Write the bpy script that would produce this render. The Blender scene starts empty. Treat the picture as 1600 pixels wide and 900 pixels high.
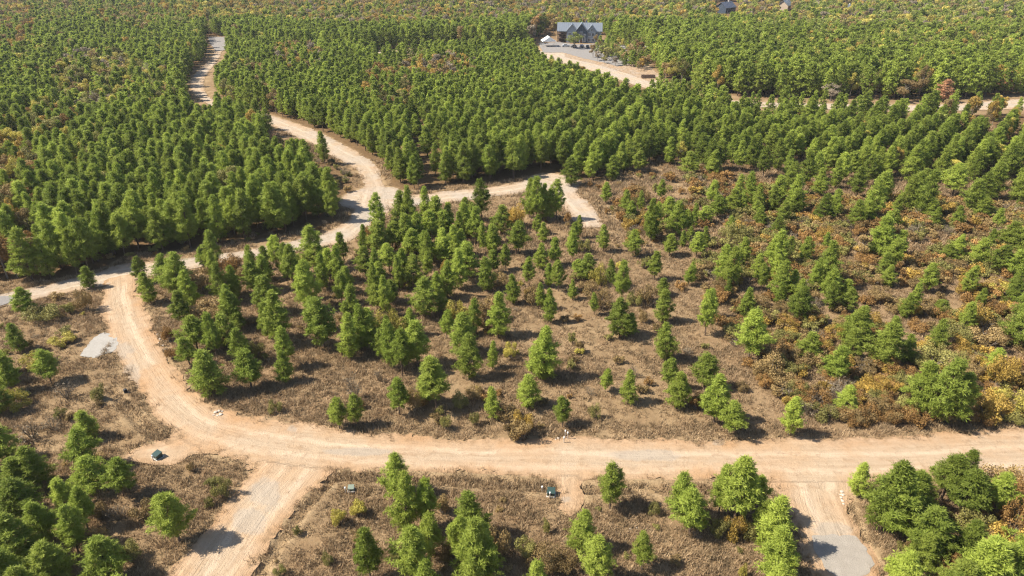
import bpy, bmesh, math, random
import numpy as np
from mathutils import Vector, Matrix

R = math.radians
rng = np.random.default_rng(11)
random.seed(11)
sc = bpy.context.scene
COL = sc.collection

# ------------------------------------------------------------------ camera
CAM_H, PITCH, LENS = 55.0, 27.0, 24.0
F = 1600 * LENS / 36.0
cp, sp = math.cos(R(PITCH)), math.sin(R(PITCH))
cam_d = bpy.data.cameras.new('camera')
cam_d.lens, cam_d.sensor_width = LENS, 36.0
cam_d.clip_start, cam_d.clip_end = 0.5, 12000.0
cam = bpy.data.objects.new('camera', cam_d)
COL.objects.link(cam)
cam.location = (0, 0, CAM_H)
cam.rotation_euler = (R(90 - PITCH), 0, 0)
sc.camera = cam

# ------------------------------------------------------------------ sky and sun
SUN_EL, SUN_TURN = 48.0, -4.0         # shadows fall to +x
world = bpy.data.worlds.new('World')
sc.world = world
world.use_nodes = True
wt = world.node_tree
sky = wt.nodes.new('ShaderNodeTexSky')
sky.sky_type = 'NISHITA'
sky.sun_disc = False
sky.sun_elevation = R(SUN_EL)
sky.sun_rotation = math.atan2(-math.cos(R(SUN_TURN)), math.sin(R(SUN_TURN)))
sky.altitude = 150
bg = wt.nodes['Background']
bg.inputs['Strength'].default_value = 0.088
wt.links.new(sky.outputs[0], bg.inputs['Color'])
sun_d = bpy.data.lights.new('sun', 'SUN')
sun_d.energy, sun_d.angle, sun_d.color = 5.0, R(0.53), (1.0, 0.925, 0.79)
sun = bpy.data.objects.new('sun', sun_d)
COL.objects.link(sun)
sd = Vector((math.cos(R(SUN_EL)) * math.cos(R(SUN_TURN)), -math.cos(R(SUN_EL)) * math.sin(R(SUN_TURN)), -math.sin(R(SUN_EL))))
sun.rotation_euler = sd.to_track_quat('-Z', 'Y').to_euler()
vs = sc.view_settings
vs.view_transform, vs.look, vs.exposure, vs.gamma = 'Standard', 'None', 1.10, 1.0
vs.use_curve_mapping = False
sc.cycles.max_bounces = 4
sc.cycles.diffuse_bounces = 2
sc.cycles.transmission_bounces = 2
sc.cycles.transparent_max_bounces = 4
sc.cycles.volume_bounces = 0
sc.cycles.use_light_tree = False
sc.cycles.use_denoising = True
sc.cycles.denoising_prefilter = 'NONE'
sc.cycles.pixel_filter_type = 'BLACKMAN_HARRIS'
sc.cycles.filter_width = 1.25

# ------------------------------------------------------------------ photograph <-> ground
def ground(px, py):
    px, py = np.asarray(px, float), np.asarray(py, float)
    k, xk = (450 - py) / F, (px - 800) / F
    t = CAM_H / (sp - k * cp)
    return np.stack([xk * t, (cp + k * sp) * t], -1)

def project(X, Y, Z=0.0):
    q = Z - CAM_H
    dep = Y * cp - q * sp
    return 800 + F * X / dep, 450 - F * (Y * sp + q * cp) / dep

def dist(X, Y):
    return math.sqrt(X * X + Y * Y + CAM_H * CAM_H)

def height_at(Y, ytop):
    k = (450 - ytop) / F
    return Y * (k * cp - sp) / (cp + k * sp) + CAM_H

def in_poly(x, y, poly):
    x, y = np.asarray(x, float), np.asarray(y, float)
    ins = np.zeros(x.shape, bool)
    n = len(poly)
    for i in range(n):
        x0, y0 = poly[i]
        x1, y1 = poly[(i + 1) % n]
        if y0 == y1:
            continue
        c = ((y0 > y) != (y1 > y)) & (x < (x1 - x0) * (y - y0) / (y1 - y0) + x0)
        ins ^= c
    return ins

# ------------------------------------------------------------------ value noise
def vnoise(x, y, seed=0):
    xi, yi = np.floor(x).astype(np.int64), np.floor(y).astype(np.int64)
    fx, fy = x - xi, y - yi
    fx, fy = fx * fx * (3 - 2 * fx), fy * fy * (3 - 2 * fy)
    def h(a, b):
        n = (a * 374761393 + b * 668265263 + seed * 974711) & 0x7fffffff
        n = ((n ^ (n >> 13)) * 1274126177) & 0x7fffffff
        return ((n ^ (n >> 16)) & 0xffff) / 65535.0
    return (h(xi, yi) * (1 - fx) + h(xi + 1, yi) * fx) * (1 - fy) + (h(xi, yi + 1) * (1 - fx) + h(xi + 1, yi + 1) * fx) * fy

def fbm(x, y, seed=0, oct=3):
    s, a, t = 0, 1.0, 0
    for i in range(oct):
        s = s + a * vnoise(x * 2 ** i, y * 2 ** i, seed + i * 17)
        t += a
        a *= 0.55
    return s / t

def sstep(a, b, x):
    t = np.clip((x - a) / (b - a), 0, 1)
    return t * t * (3 - 2 * t)

# ------------------------------------------------------------------ materials
class NT:
    def __init__(self, name):
        self.m = bpy.data.materials.new(name)
        self.m.use_nodes = True
        self.t = self.m.node_tree
        self.bsdf = self.t.nodes['Principled BSDF']
        self.out = self.t.nodes['Material Output']
    def n(self, kind, **kw):
        nd = self.t.nodes.new('ShaderNode' + kind)
        for k, v in kw.items():
            setattr(nd, k, v)
        return nd
    def set(self, sock, v):
        if isinstance(v, bpy.types.NodeSocket):
            self.t.links.new(v, sock)
        elif isinstance(v, (tuple, list)) and len(v) == 3 and sock.type == 'RGBA':
            sock.default_value = (*v, 1)
        else:
            sock.default_value = v
    def math(self, op, a, b=0.0, clamp=False):
        nd = self.n('Math', operation=op, use_clamp=clamp)
        self.set(nd.inputs[0], a)
        self.set(nd.inputs[1], b)
        return nd.outputs[0]
    def mix(self, fac, a, b, mode='MIX'):
        nd = self.n('Mix', data_type='RGBA', blend_type=mode)
        self.set(nd.inputs[0], fac)
        self.set(nd.inputs[6], a)
        self.set(nd.inputs[7], b)
        return nd.outputs[2]
    def attr(self, name):
        return self.n('Attribute', attribute_name=name).outputs['Fac']
    def pos(self):
        return self.n('NewGeometry').outputs['Position']
    def noise(self, vec, scale, detail=3, rough=0.55):
        nd = self.n('TexNoise')
        self.set(nd.inputs['Vector'], vec)
        nd.inputs['Scale'].default_value = scale
        nd.inputs['Detail'].default_value = detail
        nd.inputs['Roughness'].default_value = rough
        return nd.outputs['Fac']
    def ramp(self, fac, lo, hi):
        nd = self.n('MapRange', clamp=True)
        self.set(nd.inputs[0], fac)
        nd.inputs[1].default_value, nd.inputs[2].default_value = lo, hi
        return nd.outputs[0]
    def bump(self, height, dist, strength=1.0):
        nd = self.n('Bump')
        self.set(nd.inputs['Height'], height)
        nd.inputs['Distance'].default_value = dist
        nd.inputs['Strength'].default_value = strength
        self.t.links.new(nd.outputs[0], self.bsdf.inputs['Normal'])
    def fin(self, color, rough=0.9, spec=0.15, metal=0.0):
        self.set(self.bsdf.inputs['Base Color'], color)
        self.set(self.bsdf.inputs['Roughness'], rough)
        self.bsdf.inputs['Specular IOR Level'].default_value = spec
        self.bsdf.inputs['Metallic'].default_value = metal
        return self.m

def plain(name, col, rough=0.7, var=0.25, scale=6.0, spec=0.2, metal=0.0):
    t = NT(name)
    f = t.noise(t.n('TexCoord').outputs['Object'], scale)
    c = t.mix(f, tuple(x * (1 - var) for x in col), tuple(min(1, x * (1 + var)) for x in col))
    return t.fin(c, rough, spec, metal)

def leaf_mat(name, a, b, rand=0.35, trans=0.25, dead=None, k=0.80, var=0.5):
    """a, b: the two ends of the tuft tint; each plant shifts between them and in value"""
    t = NT(name)
    tint = t.attr('tint')
    rnd = t.n('ObjectInfo').outputs['Random']
    f = t.math('ADD', t.math('MULTIPLY', tint, 1 - rand), t.math('MULTIPLY', rnd, rand))
    c = t.mix(f, tuple(x * k for x in a), tuple(x * k for x in b))
    if dead:
        c = t.mix(t.ramp(tint, 0.86, 0.93), c, dead)
    r2 = t.math('FRACT', t.math('MULTIPLY', rnd, 7.31))
    v = t.math('ADD', t.math('MULTIPLY', r2, var), 1.0 - var / 2)
    hsv = t.n('HueSaturation')
    t.set(hsv.inputs['Value'], v)
    t.set(hsv.inputs['Color'], c)
    c = hsv.outputs[0]
    m = t.fin(c, 0.6, 0.18)
    tr = t.n('BsdfTranslucent')
    t.set(tr.inputs[0], c)
    mx = t.n('MixShader')
    mx.inputs[0].default_value = trans
    t.t.links.new(t.bsdf.outputs[0], mx.inputs[1])
    t.t.links.new(tr.outputs[0], mx.inputs[2])
    t.t.links.new(mx.outputs[0], t.out.inputs['Surface'])
    return m

M = {}
M['bark'] = plain('bark', (0.13, 0.09, 0.065), 0.9, 0.4, 8)
M['grey_bark'] = plain('grey_bark', (0.20, 0.165, 0.135), 0.9, 0.35, 8)
M['pine'] = leaf_mat('pine_needles', (0.122, 0.172, 0.024), (0.392, 0.450, 0.080), 0.5, 0.42, k=1.0, var=0.5)
M['dead_pine'] = leaf_mat('dead_needles', (0.34, 0.165, 0.080), (0.52, 0.29, 0.16), k=1.0)
LEAF = {
    'rust':   leaf_mat('rust_leaves', (0.165, 0.092, 0.032), (0.410, 0.240, 0.084), k=1.0),
    'brown':  leaf_mat('brown_leaves', (0.165, 0.112, 0.046), (0.390, 0.275, 0.118), k=1.0),
    'olive':  leaf_mat('olive_leaves', (0.120, 0.115, 0.032), (0.355, 0.320, 0.100), k=1.0),
    'gold':   leaf_mat('gold_leaves', (0.250, 0.160, 0.034), (0.540, 0.370, 0.090), k=1.0),
    'yellow': leaf_mat('yellow_leaves', (0.250, 0.215, 0.040), (0.600, 0.510, 0.115), k=1.0),
    'green':  leaf_mat('green_leaves', (0.120, 0.145, 0.032), (0.360, 0.380, 0.090), k=1.0),
    'bare':   leaf_mat('bare_twigs', (0.165, 0.130, 0.092), (0.360, 0.295, 0.210), k=1.0),
}
M['dry_grass'] = leaf_mat('dry_grass_blades', (0.190, 0.118, 0.062), (0.480, 0.350, 0.210), 0.55, 0.25, k=1.0)

def ground_mat():
    t = NT('dry_field')
    p = t.pos()
    n1, n2, n3, n4 = t.noise(p, 0.035, 4), t.noise(p, 0.22, 4), t.noise(p, 1.3, 4, 0.65), t.noise(p, 6.0, 3, 0.7)
    c = t.mix(t.ramp(n2, 0.35, 0.65), (0.290, 0.190, 0.118), (0.400, 0.280, 0.180))
    c = t.mix(t.ramp(n1, 0.52, 0.68), c, (0.335, 0.215, 0.140))
    c = t.mix(t.math('MULTIPLY', t.ramp(n3, 0.55, 0.75), 0.45), c, (0.215, 0.160, 0.085))
    c = t.mix(t.math('MULTIPLY', t.ramp(t.noise(p, 0.5, 4, 0.7), 0.62, 0.72), 0.7), c, (0.500, 0.370, 0.260))
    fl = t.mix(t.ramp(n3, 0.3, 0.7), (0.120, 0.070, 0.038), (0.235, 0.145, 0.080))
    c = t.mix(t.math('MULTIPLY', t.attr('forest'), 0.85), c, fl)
    c = t.mix(t.attr('bare'), c, t.mix(n3, (0.43, 0.29, 0.18), (0.60, 0.45, 0.31)))
    c = t.mix(t.math('MULTIPLY', t.ramp(n4, 0.35, 0.7), 0.5), c, t.mix(0.5, c, (0.13, 0.09, 0.055)))
    t.bump(t.math('ADD', n4, t.math('MULTIPLY', n3, 0.6)), 0.14, 0.8)
    return t.fin(t.mix(1.0, c, (0.675, 0.672, 0.59), 'MULTIPLY'), 0.95, 0.05)

def road_mat(name, base, pale, clay, grey=None, greyness=0.0):
    t = NT(name)
    p = t.pos()
    lat, along, s = t.attr('lat'), t.attr('along'), t.attr('edge')
    cb = t.n('CombineXYZ')
    t.set(cb.inputs[0], t.math('MULTIPLY', lat, 1.4))
    t.set(cb.inputs[1], t.math('MULTIPLY', along, 0.07))
    streak = t.noise(cb.outputs[0], 1.5, 5, 0.6)
    n1, n2, n3 = t.noise(p, 0.12, 4), t.noise(p, 0.9, 4, 0.6), t.noise(p, 7.0, 3, 0.7)
    c = t.mix(t.ramp(streak, 0.30, 0.70), base, pale)
    trk = t.ramp(t.math('SINE', t.math('ADD', t.math('MULTIPLY', lat, 2.3), t.math('MULTIPLY', n1, 7.0))), 0.25, 0.95)
    c = t.mix(t.math('MULTIPLY', trk, 0.65), c, tuple(min(1, x * 1.12 + 0.03) for x in pale))
    cb2 = t.n('CombineXYZ')
    t.set(cb2.inputs[0], t.math('MULTIPLY', lat, 5.0))
    t.set(cb2.inputs[1], t.math('MULTIPLY', along, 0.22))
    rut = t.noise(cb2.outputs[0], 1.0, 4, 0.7)
    c = t.mix(t.math('MULTIPLY', t.ramp(rut, 0.58, 0.74), 0.30), c, tuple(x * 0.62 for x in clay))
    k = t.math('ADD', t.math('MULTIPLY', t.ramp(s, 2.6, 0.2), 0.75), t.math('MULTIPLY', t.ramp(n1, 0.5, 0.68), 0.5), clamp=True)
    c = t.mix(k, c, clay)
    if grey:
        c = t.mix(t.math('MULTIPLY', t.ramp(n1, 0.42, 0.6), greyness), c, grey)
    c = t.mix(t.math('MULTIPLY', t.ramp(n2, 0.54, 0.70), 0.5), c, (0.340, 0.225, 0.135))
    gv = t.ramp(t.math('ADD', t.attr('gravel'), t.math('MULTIPLY', t.math('SUBTRACT', t.noise(p, 0.6, 5, 0.7), 0.5), 2.2)), 0.35, 0.85)
    c = t.mix(t.math('MULTIPLY', gv, 0.6), c, t.mix(n3, (0.36, 0.315, 0.265), (0.54, 0.48, 0.41)))
    dry = t.math('MULTIPLY', t.ramp(s, 1.1, 0.0), t.ramp(n2, 0.42, 0.60))
    c = t.mix(t.math('MULTIPLY', dry, 0.75), c, (0.285, 0.195, 0.115))
    c = t.mix(t.math('MULTIPLY', t.ramp(n3, 0.4, 0.75), 0.22), c, (0.25, 0.16, 0.09))
    t.bump(t.math('ADD', t.math('SUBTRACT', t.math('MULTIPLY', streak, 0.6), t.math('MULTIPLY', t.ramp(rut, 0.5, 0.75), 0.3)), t.math('ADD', n2, t.math('MULTIPLY', n3, 0.7))), 0.16, 0.9)
    return t.fin(t.mix(1.0, c, (0.70, 0.69, 0.67), 'MULTIPLY'), 0.95, 0.08)

M['ground'] = ground_mat()
M['road'] = road_mat('sandy_clay', (0.490, 0.365, 0.250), (0.590, 0.460, 0.335), (0.530, 0.330, 0.185))
M['road_far'] = road_mat('sandy_clay_worn', (0.48, 0.37, 0.265), (0.58, 0.465, 0.355), (0.50, 0.34, 0.215), (0.50, 0.46, 0.41), 0.6)
def gravel_mat(name, a, b):
    t = NT(name)
    p = t.pos()
    c = t.mix(t.noise(p, 0.9, 4), a, b)
    n = t.noise(p, 9.0, 2, 0.8)
    c = t.mix(t.math('MULTIPLY', t.ramp(n, 0.45, 0.7), 0.35), c, tuple(x * 0.6 for x in a))
    t.bump(n, 0.10, 0.8)
    return t.fin(t.mix(1.0, c, (0.62, 0.62, 0.62), 'MULTIPLY'), 0.9, 0.15)
M['gravel_white'] = gravel_mat('white_gravel', (0.42, 0.385, 0.34), (0.60, 0.56, 0.51))
M['gravel_grey'] = gravel_mat('grey_gravel', (0.36, 0.315, 0.265), (0.55, 0.49, 0.42))
M['asphalt'] = gravel_mat('pale_asphalt', (0.30, 0.275, 0.26), (0.40, 0.37, 0.345))

# ------------------------------------------------------------------ object helpers
def tag(o, label=None, cat=None, group=None, kind=None):
    for k, v in (('label', label), ('category', cat), ('group', group), ('kind', kind)):
        if v:
            o[k] = v
    return o

def link(o, parent=None):
    COL.objects.link(o)
    if parent is not None:
        o.parent = parent
    return o

def empty(name, loc, rz=0.0):
    o = bpy.data.objects.new(name, None)
    o.empty_display_size = 0.5
    o.location = loc
    o.rotation_euler = (0, 0, rz)
    return link(o)

def mesh(name, verts, faces, mats, midx=None, smooth=False, **attrs):
    me = bpy.data.meshes.new(name)
    if isinstance(faces, np.ndarray):
        nf, k = faces.shape
        me.vertices.add(len(verts))
        me.vertices.foreach_set('co', np.asarray(verts, np.float32).ravel())
        me.loops.add(nf * k)
        me.loops.foreach_set('vertex_index', faces.astype(np.int32).ravel())
        me.polygons.add(nf)
        me.polygons.foreach_set('loop_start', np.arange(0, nf * k, k, dtype=np.int32))
        me.update(calc_edges=True)
    else:
        me.from_pydata([tuple(v) for v in verts], [], faces)
    for m in (mats if isinstance(mats, (list, tuple)) else [mats]):
        me.materials.append(m)
    if midx is not None:
        me.polygons.foreach_set('material_index', np.asarray(midx, np.int32))
    me.polygons.foreach_set('use_smooth', np.full(len(me.polygons), smooth))
    for k, v in attrs.items():
        v = np.asarray(v, np.float32)
        dom = 'POINT' if len(v) == len(me.vertices) else 'FACE'
        a = me.attributes.new(k, 'FLOAT', dom)
        a.data.foreach_set('value', v)
    me.update()
    return me

def obj(name, me, parent=None, loc=None):
    o = bpy.data.objects.new(name, me)
    if loc is not None:
        o.location = loc
    return link(o, parent)

class MB:
    """collects boxes, prisms and tubes, then builds one mesh object"""
    def __init__(s):
        s.v, s.f = [], []
    def add(s, vs_, fs):
        b = len(s.v)
        s.v += [tuple(v) for v in vs_]
        s.f += [tuple(i + b for i in f) for f in fs]
        return s
    def box(s, x0, x1, y0, y1, z0, z1, rz=0.0):
        vs_ = [(x, y, z) for z in (z0, z1) for x, y in ((x0, y0), (x1, y0), (x1, y1), (x0, y1))]
        if rz:
            cx, cy = (x0 + x1) / 2, (y0 + y1) / 2
            c, n = math.cos(rz), math.sin(rz)
            vs_ = [(cx + (x - cx) * c - (y - cy) * n, cy + (x - cx) * n + (y - cy) * c, z) for x, y, z in vs_]
        return s.add(vs_, [(3, 2, 1, 0), (4, 5, 6, 7), (0, 1, 5, 4), (1, 2, 6, 5), (2, 3, 7, 6), (3, 0, 4, 7)])
    def prism(s, poly, axis, a, b):
        n = len(poly)
        def P(p, q):
            return (q, p[0], p[1]) if axis == 'x' else ((p[0], q, p[1]) if axis == 'y' else (p[0], p[1], q))
        vs_ = [P(p, a) for p in poly] + [P(p, b) for p in poly]
        fs = [tuple(range(n - 1, -1, -1)), tuple(range(n, 2 * n))] + [(i, (i + 1) % n, n + (i + 1) % n, n + i) for i in range(n)]
        return s.add(vs_, fs)
    def tube(s, pts, rad, sides=6):
        vs_, fs = [], []
        for i, p in enumerate(pts):
            p = Vector(p)
            d = (Vector(pts[min(i + 1, len(pts) - 1)]) - Vector(pts[max(i - 1, 0)])).normalized()
            u = d.cross(Vector((0.31, 0.95, 0.05))).normalized()
            w = d.cross(u)
            for k in range(sides):
                a = 2 * math.pi * k / sides
                vs_.append(p + (u * math.cos(a) + w * math.sin(a)) * rad[i])
        for i in range(len(pts) - 1):
            for k in range(sides):
                k2 = (k + 1) % sides
                fs.append((i * sides + k, i * sides + k2, (i + 1) * sides + k2, (i + 1) * sides + k))
        fs.append(tuple(range(sides - 1, -1, -1)))
        fs.append(tuple((len(pts) - 1) * sides + k for k in range(sides)))
        return s.add(vs_, fs)
    def build(s, name, m, parent=None, smooth=False, loc=None):
        me = mesh(name, s.v, s.f, m, smooth=smooth)
        bm = bmesh.new()
        bm.from_mesh(me)
        bmesh.ops.recalc_face_normals(bm, faces=bm.faces)
        bm.to_mesh(me)
        bm.free()
        return obj(name, me, parent, loc)

def copy_tree(o, parent=None):
    c = o.copy()
    COL.objects.link(c)
    c.parent = parent
    for ch in list(o.children):
        copy_tree(ch, c)
    return c

# ------------------------------------------------------------------ roads (pairs of edge pixels across the road)
def catmull(P, n=5):
    P = np.asarray(P, float)
    Q = np.vstack([2 * P[0] - P[1], P, 2 * P[-1] - P[-2]])
    out = []
    for i in range(1, len(Q) - 2):
        for k in range(n):
            t = k / n
            a, b, c, d = Q[i - 1], Q[i], Q[i + 1], Q[i + 2]
            out.append(0.5 * (2 * b + (c - a) * t + (2 * a - 5 * b + 4 * c - d) * t * t + (3 * b - a - 3 * c + d) * t ** 3))
    out.append(P[-1])
    return np.array(out)

def road_line(pairs, extra=0.0):
    pr = np.array(pairs, float)
    A, B = ground(pr[:, 0], pr[:, 1]), ground(pr[:, 2], pr[:, 3])
    c = (A + B) / 2
    hw = np.linalg.norm(A - B, axis=1) / 2 + extra
    L = catmull(np.column_stack([c, hw]))
    return L

NEAR_ROADS = [road_line(r) for r in (
    # the lower road, from the right edge round the bend to the upper road
    [(1760, 668, 1790, 738), (1640, 676, 1640, 741), (1500, 682, 1500, 744), (1400, 688, 1400, 748), (1300, 688, 1300, 752), (1200, 688, 1200, 752), (1000, 686, 1000, 748),
     (900, 684, 900, 746), (800, 688, 800, 743), (700, 684, 700, 739), (600, 678, 600, 736), (510, 670, 520, 732), (440, 661, 440, 722), (375, 652, 365, 712),
     (328, 637, 300, 688), (292, 602, 240, 638), (263, 560, 203, 592), (244, 522, 174, 546), (229, 487, 160, 503), (217, 458, 156, 466), (212, 436, 160, 442)],
    # spur to the bottom edge, left
    [(445, 692, 470, 700), (408, 722, 512, 733), (388, 742, 508, 750), (352, 785, 462, 796), (318, 835, 428, 842), (268, 900, 388, 905), (215, 965, 345, 970), (160, 1040, 300, 1045)],
    # spur to the bottom edge, right
    [(1250, 715, 1270, 715), (1200, 740, 1330, 740), (1208, 756, 1322, 752), (1228, 790, 1322, 790), (1248, 835, 1340, 830), (1262, 880, 1362, 872), (1278, 930, 1385, 922), (1290, 990, 1410, 985)],
    # driveway stub beside the green box
    [(880, 722, 892, 722), (868, 740, 905, 740), (869, 758, 906, 758), (871, 778, 914, 780), (876, 797, 902, 797)],
    # clay apron round the other green box
    [(338, 672, 335, 682), (285, 682, 285, 716), (250, 692, 252, 726), (214, 700, 218, 722)],
)]
FAR_ROADS = [road_line(r, -0.45) for r in (
    [(-200, 484, -200, 512), (-80, 470, -80, 500), (0, 458, 0, 483), (60, 446, 60, 468), (130, 430, 130, 456), (200, 411, 200, 442), (300, 402, 300, 421), (400, 386, 400, 404),
     (470, 372, 475, 392), (525, 357, 535, 380), (556, 334, 585, 352), (566, 306, 602, 316), (567, 286, 600, 288), (550, 262, 588, 257), (514, 240, 537, 228),
     (468, 214, 486, 203), (418, 193, 433, 184), (362, 176, 380, 168), (318, 160, 338, 158), (298, 138, 320, 138), (300, 120, 322, 120), (318, 102, 336, 102),
     (332, 86, 346, 86), (334, 72, 352, 72), (326, 62, 354, 62)],
    [(585, 292, 590, 330), (612, 302, 612, 328), (650, 303, 650, 325), (700, 298, 700, 318), (750, 294, 750, 311), (800, 287, 802, 304), (838, 277, 850, 296), (872, 271, 858, 298),
     (898, 296, 862, 308), (918, 316, 880, 328), (944, 345, 898, 352)],
)]
LOT_ROADS = [road_line(r, -0.8) for r in (
    [(560, 86, 560, 91), (600, 80, 600, 87), (640, 78, 640, 84), (700, 83, 700, 89), (780, 78, 780, 84), (842, 74, 842, 82), (880, 86, 872, 96), (925, 96, 915, 106), (965, 107, 955, 118),
     (1005, 121, 998, 132), (1045, 134, 1040, 145), (1085, 144, 1082, 156), (1130, 155, 1130, 165), (1230, 160, 1230, 170), (1330, 162, 1330, 172), (1420, 164, 1420, 174), (1500, 163, 1500, 173),
     (1600, 156, 1600, 168), (1750, 150, 1750, 162)],
)]

def road_sdf(P, roads, kk=0.9):
    n = len(P)
    best, lat, alo = np.full(n, -60.0), np.zeros(n), np.zeros(n)
    per = np.full((len(roads), n), -60.0)
    for r_i, L in enumerate(roads):
        acc = 0.0
        for c0 in range(0, len(L) - 1, 6):
            c1 = min(c0 + 6, len(L) - 1)
            pad = L[c0:c1 + 1, 2].max() + 9
            lo, hi = L[c0:c1 + 1, :2].min(0) - pad, L[c0:c1 + 1, :2].max(0) + pad
            ix = np.nonzero((P[:, 0] > lo[0]) & (P[:, 0] < hi[0]) & (P[:, 1] > lo[1]) & (P[:, 1] < hi[1]))[0]
            Q = P[ix]
            for i in range(c0, c1):
                a, b = L[i, :2], L[i + 1, :2]
                ab = b - a
                ln = math.sqrt(float(ab @ ab)) + 1e-6
                if len(ix):
                    ap = Q - a
                    t = np.clip((ap @ ab) / ln ** 2, 0, 1)
                    dv = ap - t[:, None] * ab
                    s = L[i, 2] * (1 - t) + L[i + 1, 2] * t - np.sqrt((dv ** 2).sum(1))
                    per[r_i, ix] = np.maximum(per[r_i, ix], s)
                    sb = np.where((s > 0.2) & (r_i == 0), s + 8.0, s)      # the first road keeps its own tracks through a junction
                    bt = sb > best[ix]
                    jx = ix[bt]
                    best[jx] = sb[bt]
                    lat[jx] = ((ab[0] * ap[:, 1] - ab[1] * ap[:, 0]) / ln)[bt]
                    alo[jx] = acc + t[bt] * ln
                acc += ln
    m = per.max(0)
    s = m + np.log(np.exp(np.clip(kk * (per - m), -50, 0)).sum(0)) / kk
    return np.where(m <= -59, -60.0, s), lat, alo

def edge_noise(P, a=1.0):
    return a * (1.9 * (fbm(P[:, 0] * 0.35, P[:, 1] * 0.35, 5) - 0.5) + 1.3 * (fbm(P[:, 0] * 1.3, P[:, 1] * 1.3, 9) - 0.5))

def sdf_mesh(x0, x1, y0, y1, res, fn):
    """triangulated sheet over the area where fn >= 0, its rim cut along fn = 0"""
    xs, ys = np.arange(x0, x1, res), np.arange(y0, y1, res)
    gx, gy = np.meshgrid(xs, ys)
    P = np.column_stack([gx.ravel(), gy.ravel()])
    P += (rng.random(P.shape) - 0.5) * res * 0.45
    s = fn(P)
    nx, ny = len(xs), len(ys)
    i = (np.arange(ny - 1)[:, None] * nx + np.arange(nx - 1)[None]).ravel()
    T = np.vstack([np.column_stack([i, i + 1, i + nx + 1]), np.column_stack([i, i + nx + 1, i + nx])])
    cnt = (s[T] >= 0).sum(1)
    full = T[cnt == 3]
    verts = [tuple(p) for p in P]
    cache, extra = {}, []
    def cut(a, b):
        k = (min(a, b), max(a, b))
        if k not in cache:
            t = s[a] / (s[a] - s[b])
            cache[k] = len(verts)
            verts.append(tuple(P[a] + (P[b] - P[a]) * t))
        return cache[k]
    for tri in T[(cnt == 1) | (cnt == 2)]:
        ring = []
        for q in range(3):
            a, b = int(tri[q]), int(tri[(q + 1) % 3])
            if s[a] >= 0:
                ring.append(a)
            if (s[a] >= 0) != (s[b] >= 0):
                ring.append(cut(a, b))
        for q in range(1, len(ring) - 1):
            extra.append((ring[0], ring[q], ring[q + 1]))
    T2 = np.vstack([full, np.array(extra, int).reshape(-1, 3)])
    V = np.array(verts)
    used = np.unique(T2)
    remap = np.full(len(V), -1)
    remap[used] = np.arange(len(used))
    return V[used], remap[T2]

GRAVEL = [(415, 772, 24, 26), (390, 815, 26, 22), (458, 671, 9, 6), (1123, 690, 10, 7), (884, 781, 9, 6), (575, 345, 26, 18), (190, 548, 22, 14), (205, 590, 14, 26), (1010, 712, 60, 9), (560, 706, 50, 7), (650, 318, 12, 8), (1300, 830, 30, 14)]  # worn-through gravel
def build_road(name, roads, box, res, z, m, noise=1.0):
    V, T = sdf_mesh(*box, res, lambda P: road_sdf(P, roads)[0] + edge_noise(P, noise))
    s, lat, alo = road_sdf(V, roads)
    s = s + edge_noise(V, noise)
    zz = z + 0.05 * (fbm(V[:, 0] * 0.9, V[:, 1] * 0.9, 3) - 0.5) + 0.07 * (vnoise(lat * 1.1, alo * 0.08, 7) - 0.5) * np.clip(s, 0, 1)
    zz = np.where(s < 0.25, np.minimum(zz, z), zz)
    gpx, gpy = project(V[:, 0], V[:, 1])
    gr = np.zeros(len(V))
    for cx, cy, a, b in GRAVEL:
        gr = np.maximum(gr, sstep(1.5, 0.55, np.sqrt(((gpx - cx) / a) ** 2 + ((gpy - cy) / b) ** 2)))
    me = mesh(name, np.column_stack([V, zz]), T, m, smooth=True, gravel=gr, lat=lat, along=alo, edge=np.maximum(s, 0))
    return tag(obj(name, me), kind='structure')

def all_sdf(P):
    return np.maximum(np.maximum(road_sdf(P, NEAR_ROADS)[0], road_sdf(P, FAR_ROADS)[0]), road_sdf(P, LOT_ROADS)[0])

build_road('dirt_road', NEAR_ROADS, (-78, 90, 36, 150), 0.33, 0.045, M['road'])
build_road('forest_road', FAR_ROADS, (-300, 40, 95, 430), 0.8, 0.030, M['road_far'], 0.8)
build_road('distant_road', LOT_ROADS, (-110, 330, 215, 400), 1.0, 0.05, M['road_far'], 0.8)

# gravel and asphalt patches, each an outline in the photograph laid on the ground
def patch(name, poly, z, m, res=0.3, ragged=0.5):
    G = ground([p[0] for p in poly], [p[1] for p in poly])
    def fn(P):
        d = np.full(len(P), 1e9)
        for i in range(len(G)):
            a, b = G[i], G[(i + 1) % len(G)]
            ab = b - a
            t = np.clip(((P - a) @ ab) / (ab @ ab), 0, 1)
            d = np.minimum(d, np.linalg.norm(P - a - t[:, None] * ab, axis=1))
        s = np.where(in_poly(P[:, 0], P[:, 1], [tuple(g) for g in G]), d, -d)
        return s + ragged * (edge_noise(P, 1.0) + 0.45)
    lo, hi = G.min(0) - 2, G.max(0) + 2
    V, T = sdf_mesh(lo[0], hi[0], lo[1], hi[1], res, fn)
    zz = z + 0.03 * fbm(V[:, 0] * 1.5, V[:, 1] * 1.5, 21)
    return tag(obj(name, mesh(name, np.column_stack([V, zz]), T, m, smooth=True)), kind='structure')

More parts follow.
